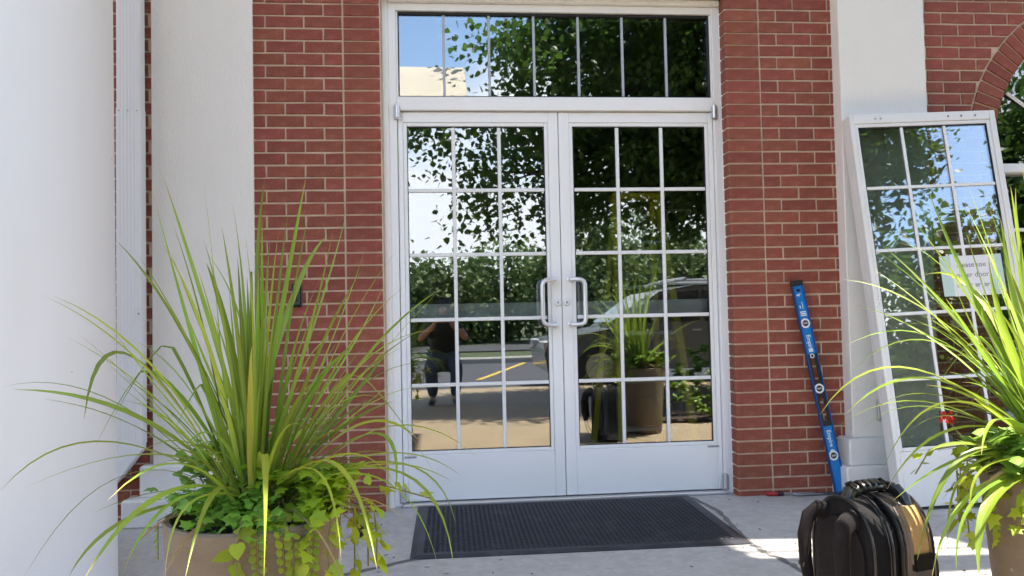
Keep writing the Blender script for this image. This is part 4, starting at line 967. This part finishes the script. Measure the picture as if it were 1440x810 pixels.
def lime_vine(base, strands, seed, label, r, h, smin=.035, smax=.065, leaves=None):
    """trailing vine: every strand = list of points in world space; leaves along it"""
    e = empty('lime_vine', base, label, 'vine'); B0 = Vector(base); R = random.Random(seed)
    st = MB(); k = 0
    for pts in strands:
        P = [Vector(p)-B0 for p in pts]; st.tube(P, .0022, 5)
        L = sum((P[i+1]-P[i]).length for i in range(len(P)-1)); nl = max(3, int(L/.030))
        for i in range(nl):
            t = (i+.5)/nl*(len(P)-1); a = int(t); p = P[a].lerp(P[min(a+1, len(P)-1)], t-a); tg = (P[min(a+1, len(P)-1)]-P[a]).normalized()
            out = Vector((p.x, p.y, 0)); out = out.normalized() if out.length > .02 else Vector((0, -1, 0))
            d = (tg*.35 + Vector((R.uniform(-.8, .8), R.uniform(-.8, .8), R.uniform(-.9, .3)))).normalized(); nrm = out*.7+Vector((R.uniform(-.4, .4), R.uniform(-.4, .4), .75))
            o = link('leaf', (LIVY[0] if R.random() < .7 else LHEART), None, e); o.matrix_local = leaf_mat(p+d*.008+out*.006, d, nrm, R.uniform(smin, smax))
    st.obj('stem', M['vine'], e, True); return e
def jenny(base, strands, seed, label):
    e = empty('creeping_jenny', base, label, 'trailing plant'); B0 = Vector(base); R = random.Random(seed)
    for pts in strands:
        P = [Vector(p)-B0 for p in pts]; mb = MB(); sm = MB(); sm.tube(P, .0014, 5); L = sum((P[i+1]-P[i]).length for i in range(len(P)-1)); nl = int(L/.0105)
        for i in range(nl):
            t = i/nl*(len(P)-1); a = int(t); p = P[a].lerp(P[min(a+1, len(P)-1)], t-a); s = R.uniform(.016, .024)*(1-.45*i/nl); sg_ = 1 if i % 2 else -1
            out = Vector((p.x, p.y, 0)).normalized(); sd_ = Vector((-out.y, out.x, 0))*sg_; d = (sd_*.8+Vector((0, 0, -.25))+out*R.uniform(.1, .6)).normalized()
            m = leaf_mat(p+d*.003, d, out+Vector((R.uniform(-.5, .5), R.uniform(-.5, .5), .5)), s)
            V = [m @ Vector((0, .45, .08))] + [m @ Vector((x, y, -.12*(x*x+(y-.5)**2))) for x, y in ROUND]
            mb.add(V, [(0, 1+k, 1+(k+1) % 9) for k in range(9)])
        s_ = sm.obj('stem', M['vine'], e, True); mb.obj('foliage', M['lime'], s_, 'all')
    return e
def herb(base, R0, h0, seed, label, n=420, m='herb', size=(.018, .045), name='bedding_foliage', arc=None, shape=IVY):
    e = empty(name, base, label, 'bedding plant'); R = random.Random(seed); mb = MB(); sm = MB()
    clumps = []
    for i in range(max(8, n//24)):
        a = R.uniform(0, 2*PI) if arc is None else R.uniform(*arc); q = R0*math.sqrt(R.uniform(.05, 1)); clumps.append(Vector((q*math.cos(a), q*math.sin(a), R.uniform(.15, 1)*h0)))
        c = clumps[-1]; sm.tube([(c.x*.5, c.y*.5, -.03), (c.x*.8, c.y*.8, c.z*.6), tuple(c)], .002, 4)
    for i in range(n):
        c = R.choice(clumps); p = c+Vector((R.gauss(0, .022), R.gauss(0, .022), R.gauss(0, .016))); p.z = max(p.z, -.02); a = R.uniform(0, 6.28)
        d = Vector((math.cos(a), math.sin(a), R.uniform(-.5, .5))); mt_ = leaf_mat(p, d, Vector((R.uniform(-.5, .5), R.uniform(-.9, .3), 1)), R.uniform(*size))
        V = [mt_ @ Vector((0, .42, .05))] + [mt_ @ Vector((x, y, -.2*(x*x+(y-.5)**2))) for x, y in shape]; n_ = len(shape)
        mb.add(V, [(0, 1+k, 1+(k+1) % n_) for k in range(n_)])
    o = mb.obj('foliage', M[m], e, 'all'); tag(o, kind='stuff'); sm.obj('stem', M['vine'], e); return e

LP = (-1.13, -2.35); RP = (1.03, -2.30); RH = .535; POTH = RH-FZ
planter((LP[0], LP[1], FZ), .207, POTH, 'tan round planter in front of the left pilaster, spilling green plants')
planter((RP[0], RP[1], FZ), .207, POTH, 'tan round planter at the lower right edge beside the backpack')
spike_plant((LP[0], LP[1], RH-.02), LEFT_BLADES, 21, 78, 'tall grassy spike plant fountaining from the left planter', -1.2, (.40, .85))
spike_plant((RP[0], RP[1], RH-.02), RIGHT_BLADES, 22, 70, 'sunlit grassy spike plant arching from the right planter', 2.7, (.45, .95))
def hang(c, a, r, z0, L, R, out=.03, sway=.05):
    p = []
    for i in range(9):
        t = i/8; rr = r*.55 + (r*.5+out)*min(1, t/.25)
        z = z0+.02*math.sin(min(1, t/.25)*PI) - max(0, t-.2)*L; aa = a+sway*math.sin(t*4+a*7)
        p.append((c[0]+rr*math.cos(aa), c[1]+rr*math.sin(aa), z))
    return p
Rr = random.Random(8)
lime_vine((LP[0], LP[1], RH), [hang(LP, a, .2, RH+.01, L, Rr, o) for a, L, o in ((-.10, .30, .03), (.12, .20, .06), (-.55, .22, .025), (-1.5, .20, .02), (.45, .15, .05), (-.2, .16, .09), (-.85, .14, .02))] +
          [[(LP[0]+.12, LP[1]-.02, RH), (LP[0]+.22, LP[1]+.05, RH+.04), (LP[0]+.32, LP[1]+.12, RH+.02), (LP[0]+.43, LP[1]+.14, RH-.02)], [(LP[0]+.1, LP[1]-.05, RH), (LP[0]+.2, LP[1]-.02, RH+.03), (LP[0]+.27, LP[1]-.0, RH-.01)]], 4, 'lime leaved vine trailing over the right rim of the left planter', .2, RH, .026, .05)
jenny((LP[0], LP[1], RH), [hang(LP, a, .2, RH+.005, L, Rr, .006, .02) for a, L in ((-.98, .32), (-1.07, .34), (-.74, .22), (-1.30, .24), (-2.9, .12))], 5, 'strands of round yellow-green leaves hanging down the front of the left planter')
herb((LP[0], LP[1], RH), .195, .045, 6, 'low mid green bedding foliage filling the left planter', 560, 'herb', (.018, .038), shape=IVY)
herb((LP[0]+.13, LP[1]+.01, RH), .13, .11, 26, 'lime green leafy clump at the right side of the left planter', 340, 'lime', (.022, .046))
herb((LP[0]-.09, LP[1]+.08, RH+.02), .10, .16, 16, 'taller loose leafy stems at the back left of the left planter', 150, 'herb', (.02, .05), shape=HEART)
lime_vine((RP[0], RP[1], RH), [hang(RP, a, .2, RH+.015, L, Rr, o) for a, L, o in ((3.3, .22, .03), (3.0, .26, .05), (2.75, .20, .05), (3.6, .16, .03), (2.5, .22, .05), (2.2, .15, .04), (3.15, .12, .07))] +
          [[(RP[0]-.1, RP[1]+.05, RH), (RP[0]-.2, RP[1]+.1, RH+.07), (RP[0]-.30, RP[1]+.14, RH+.05), (RP[0]-.34, RP[1]+.15, RH-.02)]], 14, 'sunlit lime vine trailing over the left rim of the right planter', .2, RH, .026, .05)
herb((RP[0], RP[1], RH), .20, .10, 17, 'broad green bedding foliage filling the right planter', 420, 'herb', (.03, .065), shape=HEART)
gr = empty('geranium', (RP[0]-.10, RP[1]+.16, RH), 'red geranium bloom peeping out among the blades of the right planter', 'flower')
MB().tube([(.0, 0, -.03), (-.06, .02, .06), (-.105, .03, .125)], .0025, 6).obj('stem', M['vine'], gr)
mb = MB(); R = random.Random(4)
for i in range(24):
    d = Vector((R.gauss(0, 1), R.gauss(0, 1), R.gauss(.3, .8))).normalized(); p = Vector((-.105, .03, .13))+d*.015; m_ = leaf_mat(p, Vector((R.uniform(-1, 1), R.uniform(-1, 1), R.uniform(-1, 1))), d, R.uniform(.010, .016))
    mb.add([m_ @ Vector((0, .5, .06))]+[m_ @ Vector((x, y, 0)) for x, y in ROUND], [(0, 1+k, 1+(k+1) % 9) for k in range(9)])
mb.obj('bloom', M['petal'], gr, 'all')

# ------------------------------------------------------------------ trees, seen mirrored in the glass
def leaves_np(centers, spread, n, size, rng, droop=.5):
    c = centers[rng.integers(0, len(centers), n)] + rng.normal(0, 1, (n, 3))*spread
    d = rng.normal(0, 1, (n, 3)); d[:, 2] -= droop; d /= np.linalg.norm(d, axis=1)[:, None]
    up_ = rng.normal(0, .6, (n, 3)); up_[:, 2] += 1.0; sd = np.cross(d, up_); sd /= np.linalg.norm(sd, axis=1)[:, None]+1e-6; nm = np.cross(sd, d)
    s = rng.uniform(size[0], size[1], n)[:, None]
    V = np.stack([c, c+d*s*.22+sd*s*.40+nm*s*.10, c+d*s*.62+sd*s*.30+nm*s*.06, c+d*s*1.0, c+d*s*.62-sd*s*.30+nm*s*.06, c+d*s*.22-sd*s*.40+nm*s*.10], 1).reshape(-1, 3)
    b = np.arange(n)[:, None]*6; F = np.concatenate([b+np.array([[0, 1, 2, 3]]), b+np.array([[0, 3, 4, 5]])], 1).reshape(-1, 4)
    return V, F
def tree(loc, h, crown, nleaf, leafsize, seed, label, m, name='tree', nclump=60, trunk_r=.16, group=None, lean=(0, 0), spread=.28):
    """crown = list of (cx,cy,cz,rx,ry,rz) lobes relative to the foot"""
    rng = np.random.default_rng(seed); e = empty(name, loc, label, 'tree', group=group)
    cl = []
    vol = np.array([a[3]*a[4]*a[5] for a in crown]); pr2 = vol/vol.sum()
    for i in range(nclump):
        a = crown[rng.choice(len(crown), p=pr2)]; v = rng.normal(0, 1, 3); v /= np.linalg.norm(v); q = rng.uniform(.25, 1)**.5; cl.append((a[0]+v[0]*a[3]*q, a[1]+v[1]*a[4]*q, a[2]+v[2]*a[5]*q))
    cl = np.array(cl); V, F = leaves_np(cl, spread, nleaf, leafsize, rng)
    link('crown', raw_mesh('crown', V, F), M[m], e)
    mb = MB(); top = Vector((lean[0], lean[1], h*.62)); tp_ = [Vector((0, 0, -.1)), Vector((lean[0]*.1, lean[1]*.1, h*.2)), Vector((lean[0]*.5, lean[1]*.5, h*.42)), top]
    mb.tube(tp_, [trunk_r*1.25, trunk_r, trunk_r*.75, trunk_r*.4], 10)
    order = rng.permutation(len(cl))[:min(70 if nclump > 200 else 26, len(cl))]
    for i in order:
        c = Vector(cl[i]); s = Vector(tp_[2]).lerp(top, rng.uniform(-.6, .9)); mid = s.lerp(c, .5)+Vector((0, 0, rng.uniform(.0, .25)))
        mb.tube([s, mid, c], [trunk_r*.32, trunk_r*.18, trunk_r*.05], 6, caps=False)
    mb.obj('trunk', M['bark'], e, True); return e
tree((4.3, -5.6, FZ), 7.2, [(-1.3, .0, 4.6, 2.3, 1.5, 2.4), (-2.3, .3, 3.4, 1.9, 1.1, 1.25), (-3.4, .5, 3.9, 1.2, .9, 1.1), (-.4, -.2, 5.2, 1.7, 1.5, 1.8), (-1.8, .2, 2.75, 2.0, 1.0, .75), (-3.9, .4, 2.75, 1.0, .8, .9), (-4.6, .5, 3.3, .9, .6, .25), (-3.9, .4, 4.6, .8, .7, .35)], 66000, (.055, .105), 3, 'broadleaf tree overhanging the front walk, mirrored in the door glass', 'tree_leaf', 'shade_tree', 620, .15, lean=(-.5, .1), spread=.19)
tree((8.0, -6.6, FZ), 4.4, [(-1.4, 0, 2.5, 2.2, 1.4, 1.5), (1.6, .2, 3.1, 2.6, 1.6, 1.8), (-1.0, .3, 1.25, 2.5, 1.2, .75), (4.0, .2, 3.0, 2.4, 1.2, 2.0)], 38000, (.08, .14), 9, 'low spreading broadleaf tree further right along the front walk, mirrored in the loose door', 'tree_leaf', 'shade_tree', 300, .15, spread=.28)
hr = np.random.default_rng(12)
spots = [(-15, -33, 5.0), (-9.5, -30, 3.9), (-5, -31, 3.4), (-1.2, -29, 3.6), (2.2, -31, 4.6), (5.5, -28, 5.4), (9.0, -30, 5.2), (13, -29, 5.0), (17.5, -32, 6.0), (-21, -36, 6.0), (22, -34, 6.5), (-2.8, -36, 4.0), (7.2, -38, 7.2), (12, -40, 7.8), (-7.8, -40, 4.2), (10.5, -17.5, 4.6), (14, -18.5, 5.2), (17.5, -19.5, 5.0), (21.5, -21, 5.8), (27, -27, 6.8), (33, -30, 7.5)]
ORD = ['first', 'second', 'third', 'fourth', 'fifth', 'sixth', 'seventh', 'eighth', 'ninth', 'tenth', 'eleventh', 'twelfth', 'thirteenth', 'fourteenth', 'fifteenth', 'sixteenth', 'seventeenth', 'eighteenth', 'nineteenth', 'twentieth', 'last']
TL = {i: f'bushy green tree beyond the parking lot, {ORD[k]} of the row from the left' for k, i in enumerate(sorted(range(len(spots)), key=lambda i: spots[i][0]))}
for i, (x, y, h) in enumerate(spots):
    w_ = hr.uniform(2.0, 2.9)
    tree((x, y, FZ-.15), h, [(0, 0, h*.60, w_, w_*.8, h*.36), (w_*.5, 0, h*.42, w_*.8, w_*.7, h*.3), (-w_*.5, .2, h*.40, w_*.8, w_*.7, h*.3), (0, .3, h*.28, w_*1.05, w_*.8, h*.24)], 5200, (.16, .32), 40+i, TL[i], 'hedge_leaf', 'roadside_tree', 70, .12, 'trees in a row beyond the parking lot', spread=.42)

# roof standing in for the bright corner in the transom, tilted to catch sun
cb = empty('carport', (-3.2, -5.3, FZ), 'cream carport roof on posts, tilted to catch sun, its corner mirrored in the transom', 'carport')
MB().prism([(1.3, 3.19-FZ), (.1, 4.06-FZ), (.1, 3.99-FZ), (1.3, 3.12-FZ)], -3.6, 2.86, 'X').obj('roof', M['cream'], cb)
for x in (-3.2, -.6):
    for y, z in ((1.05, 3.27), (.3, 3.80)): MB().box(x-.06, x+.06, y-.06, y+.06, 0, z, .01).obj('post', M['stucco'], cb)

# ------------------------------------------------------------------ parked car (mirrored in the right door)
def car(loc, label):
    e = empty('parked_car', loc, label, 'car')
    prof = [(-2.15, .28), (-2.2, .55), (-2.1, .74), (-1.2, .90), (-.45, 1.42), (.1, 1.52), (1.3, 1.52), (1.95, 1.38), (2.15, .95), (2.22, .60), (2.18, .30)]
    V, F = [], []; n = len(prof)
    for y, s in ((-.86, .0), (-.89, .02), (.89, .02), (.86, .0)):
        for x, z in prof:
            tum = max(0, z-.9)*.30; yy = y*(1-tum*.45) if abs(y) > 0 else y
            k = 1.0 if abs(y) < .87 + 1e-6 and False else (0.985 if abs(y) < .87 else 1); V.append((x*k, yy, .28+(z-.28)*(k if z > .4 else 1)))
    for i in range(3):
        for k in range(n): F.append((i*n+k, i*n+(k+1) % n, (i+1)*n+(k+1) % n, (i+1)*n+k))
    F += [tuple(range(n)), tuple(range(4*n-1, 3*n-1, -1))]
    MB().add(V, F).obj('body', M['carpaint'], e, True)
    for s in (-1, 1):
        for nm, q in (('side_window', [(-.95, .98), (-.38, 1.38), (.15, 1.44), (.15, .98)]), ('side_window', [(.22, .98), (.22, 1.44), (1.15, 1.44), (1.15, .98)]), ('side_window', [(1.22, .98), (1.22, 1.43), (1.65, 1.38), (1.85, .98)])):
            vs = []
            for x, z in q: tum = max(0, z-.9)*.30; vs.append((x, s*(.892*(1-tum*.45)+.004), z))
            MB().add(vs, [(0,1,2,3)]).obj(nm, M['carglass'], e)
        for wx in (-1.38, 1.38):
            w_ = MB().tube([(wx, s*.70, .33), (wx, s*.91, .33)], .33, 28).obj('wheel', M['tyre'], e, True)
            MB().tube([(wx, s*.90, .33), (wx, s*.918, .33)], .21, 20).obj('rim', M['silver'], w_, True)
        MB().tube([(-.3, s*.62, 1.55), (-.1, s*.62, 1.60), (1.3, s*.62, 1.60), (1.5, s*.62, 1.53)], .022, 8).obj('roof_rail', M['silver'], e, True)
        B(2.12, 2.215, min(s*.60, s*.85), max(s*.60, s*.85), .80, .98, .02, 'tail_light', 'lampred', e); B(-2.215, -2.06, min(s*.5, s*.82), max(s*.5, s*.82), .60, .73, .02, 'headlight', 'lampwhite', e)
        B(-.62, -.46, min(s*.90, s*1.05), max(s*.90, s*1.05), .98, 1.10, .03, 'mirror', 'carpaint', e); B(.02, .16, min(s*.893, s*.912), max(s*.893, s*.912), .84, .865, .005, 'door_handle', 'silver', e)
    for x in (.0, 1.1): MB().tube([(x, -.72, 1.625), (x, .72, 1.625)], .025, 8).obj('cross_bar', M['stucco'], e)
    MB().add([(-1.14, -.70, .965), (-1.14, .70, .965), (-.50, .62, 1.40), (-.50, -.62, 1.40)], [(0,1,2,3)]).obj('windscreen', M['carglass'], e, loc=(-.03, 0, .02))
    return e
car((3.0, -7.9, FZ-.10), 'silver car with white roof bars parked under the tree, mirrored in right door')

# ------------------------------------------------------------------ the photographer, mirrored in the left door
def skin(name, nodes, edges, root, m, parent, sub=2):
    me = bpy.data.meshes.new(name); ks = list(nodes); me.from_pydata([nodes[k][0] for k in ks], [], [(ks.index(a), ks.index(b)) for a, b in edges])
    o = bpy.data.objects.new(name, me); COL.objects.link(o); sk = o.modifiers.new('skin', 'SKIN'); sk.use_smooth_shade = True; sk.branch_smoothing = .4
    if not me.skin_vertices: 
        bm = bmesh.new(); bm.from_mesh(me); bm.verts.layers.skin.verify(); bm.to_mesh(me); bm.free()
    for i, k in enumerate(ks):
        r = nodes[k][1]; me.skin_vertices[0].data[i].radius = r if isinstance(r, tuple) else (r, r); me.skin_vertices[0].data[i].use_root = (k == root)
    ss = o.modifiers.new('sub', 'SUBSURF'); ss.levels = sub; ss.render_levels = sub
    dg = bpy.context.evaluated_depsgraph_get(); dg.update(); new = bpy.data.meshes.new_from_object(o.evaluated_get(dg)); bpy.data.objects.remove(o)
    new.name = name; new.materials.clear(); return link(name, new, m, parent)
PB = Vector((-.66, -4.88, FZ)); ph_c = Vector((-.66, -4.425, .99))
pe = empty('person', PB, 'person crouching slightly in dark shirt and jeans, holding up a phone, mirrored in left door', 'person')
J = dict(pelvis=((0, -.16, .52), (.13, .11)), waist=((0, -.10, .66), (.125, .10)), chest=((0, -.01, .84), (.15, .11)), neckb=((0, .05, .955), (.075, .07)), neck=((0, .075, 1.01), (.05, .05)), head=((0, .10, 1.085), (.075, .09)), crown=((0, .09, 1.17), (.06, .075)),
         chin=((0, .155, 1.04), (.038, .035)), nose=((0, .192, 1.085), (.012, .012)))
E_ = [('pelvis', 'waist'), ('waist', 'chest'), ('chest', 'neckb'), ('neckb', 'neck'), ('neck', 'head'), ('head', 'crown'), ('head', 'chin'), ('head', 'nose')]
for s, q in ((-1, 'l'), (1, 'r')):
    J.update({q+'hip': ((s*.10, -.14, .50), .085), q+'knee': ((s*.15, .16, .44), .060), q+'calf': ((s*.145, .09, .30), .055), q+'ank': ((s*.13, -.02, .09), .038), q+'toe': ((s*.15, .14, .035), .036),
              q+'sh': ((s*.17, .0, .90), .060), q+'el': ((s*.27, .19, .76), .042), q+'wr': ((s*.105, .385, .93), .028), q+'palm': ((s*.088, .425, .965), (.030, .018))})
    E_ += [('pelvis', q+'hip'), (q+'hip', q+'knee'), (q+'knee', q+'calf'), (q+'calf', q+'ank'), (q+'ank', q+'toe'), ('chest', q+'sh'), (q+'sh', q+'el'), (q+'el', q+'wr'), (q+'wr', q+'palm')]
    for f in range(4):
        z = .945+f*.018; J.update({f'{q}f{f}a': ((s*.086, .450, z+.012), .0095), f'{q}f{f}b': ((s*.074, .472, z+.014), .0085), f'{q}f{f}c': ((s*(.060-.004*(f == 0)), .470, z+.013), .0078)})
        E_ += [(q+'palm', f'{q}f{f}a'), (f'{q}f{f}a', f'{q}f{f}b'), (f'{q}f{f}b', f'{q}f{f}c')]
    J.update({q+'t1': ((s*.075, .420, .985), .011), q+'t2': ((s*.058, .435, 1.0), .009)}); E_ += [(q+'palm', q+'t1'), (q+'t1', q+'t2')]
skin('body', J, E_, 'pelvis', M['skin'], pe)
g = lambda *k: {a: J[a] for a in k}
grow = lambda d, x: {k: (v[0], tuple(a+x for a in (v[1] if isinstance(v[1], tuple) else (v[1], v[1])))) for k, v in d.items()}
SH = grow(g('pelvis', 'waist', 'chest', 'neckb', 'lsh', 'rsh'), .030)
for s, q in ((-1, 'l'), (1, 'r')): SH[q+'slv'] = ((s*.225, .10, .825), (.068, .068))
skin('shirt', SH, [('pelvis', 'waist'), ('waist', 'chest'), ('chest', 'neckb'), ('chest', 'lsh'), ('chest', 'rsh'), ('lsh', 'lslv'), ('rsh', 'rslv')], 'waist', M['shirt'], pe)
TR = grow(g('pelvis', 'lhip', 'rhip', 'lknee', 'rknee', 'lcalf', 'rcalf', 'lank', 'rank'), .022)
skin('trousers', TR, [('pelvis', 'lhip'), ('pelvis', 'rhip'), ('lhip', 'lknee'), ('rhip', 'rknee'), ('lknee', 'lcalf'), ('rknee', 'rcalf'), ('lcalf', 'lank'), ('rcalf', 'rank')], 'pelvis', M['jeans'], pe)
for s in (-1, 1): skin('shoe', dict(a=((s*.13, -.06, .045), .042), b=((s*.14, .06, .045), (.045, .04)), c=((s*.152, .17, .035), (.038, .03))), [('a', 'b'), ('b', 'c')], 'b', M['shoe'], pe)
skin('hair', dict(a=((0, .02, 1.06), (.07, .06)), b=((0, .055, 1.13), (.088, .085)), c=((0, .10, 1.195), (.062, .07))), [('a', 'b'), ('b', 'c')], 'b', M['hair'], pe)
for s in (-1, 1):
    MB().lathe([(0, -.011), (.008, -.008), (.011, 0), (.008, .008), (0, .011)], 12, (s*.031, .176, 1.098)).obj('eye', M['paper'], pe, True)
    skin('ear', dict(a=((s*.078, .085, 1.07), .012), b=((s*.083, .08, 1.10), .014)), [('a', 'b')], 'a', M['skin'], pe, 1)
phn = MB().box(-.075, .075, -.004, .004, -.036, .036, .003).obj('phone', M['black'], None, loc=ph_c); tag(phn, 'black phone held up sideways by the person mirrored in left door', 'phone')

# ------------------------------------------------------------------ planting bed along the walk (mirrored low in the right door)
for i, (x, y, r, h) in enumerate(((1.75, -3.05, .30, .45), (2.7, -3.3, .34, .5), (3.6, -3.2, .3, .42), (2.3, -4.2, .4, .6), (3.3, -4.4, .42, .62))):
    herb((x, y, FZ+.02), r, h, 60+i, ('leafy green shrub in the mulch bed, ' + ('nearest the right planter', 'second from the planter at the front edge', 'farthest along the front edge', 'left of the two at the back', 'right of the two at the back')[i]), 500, 'herb', (.03, .07), 'bed_shrub', None, HEART)
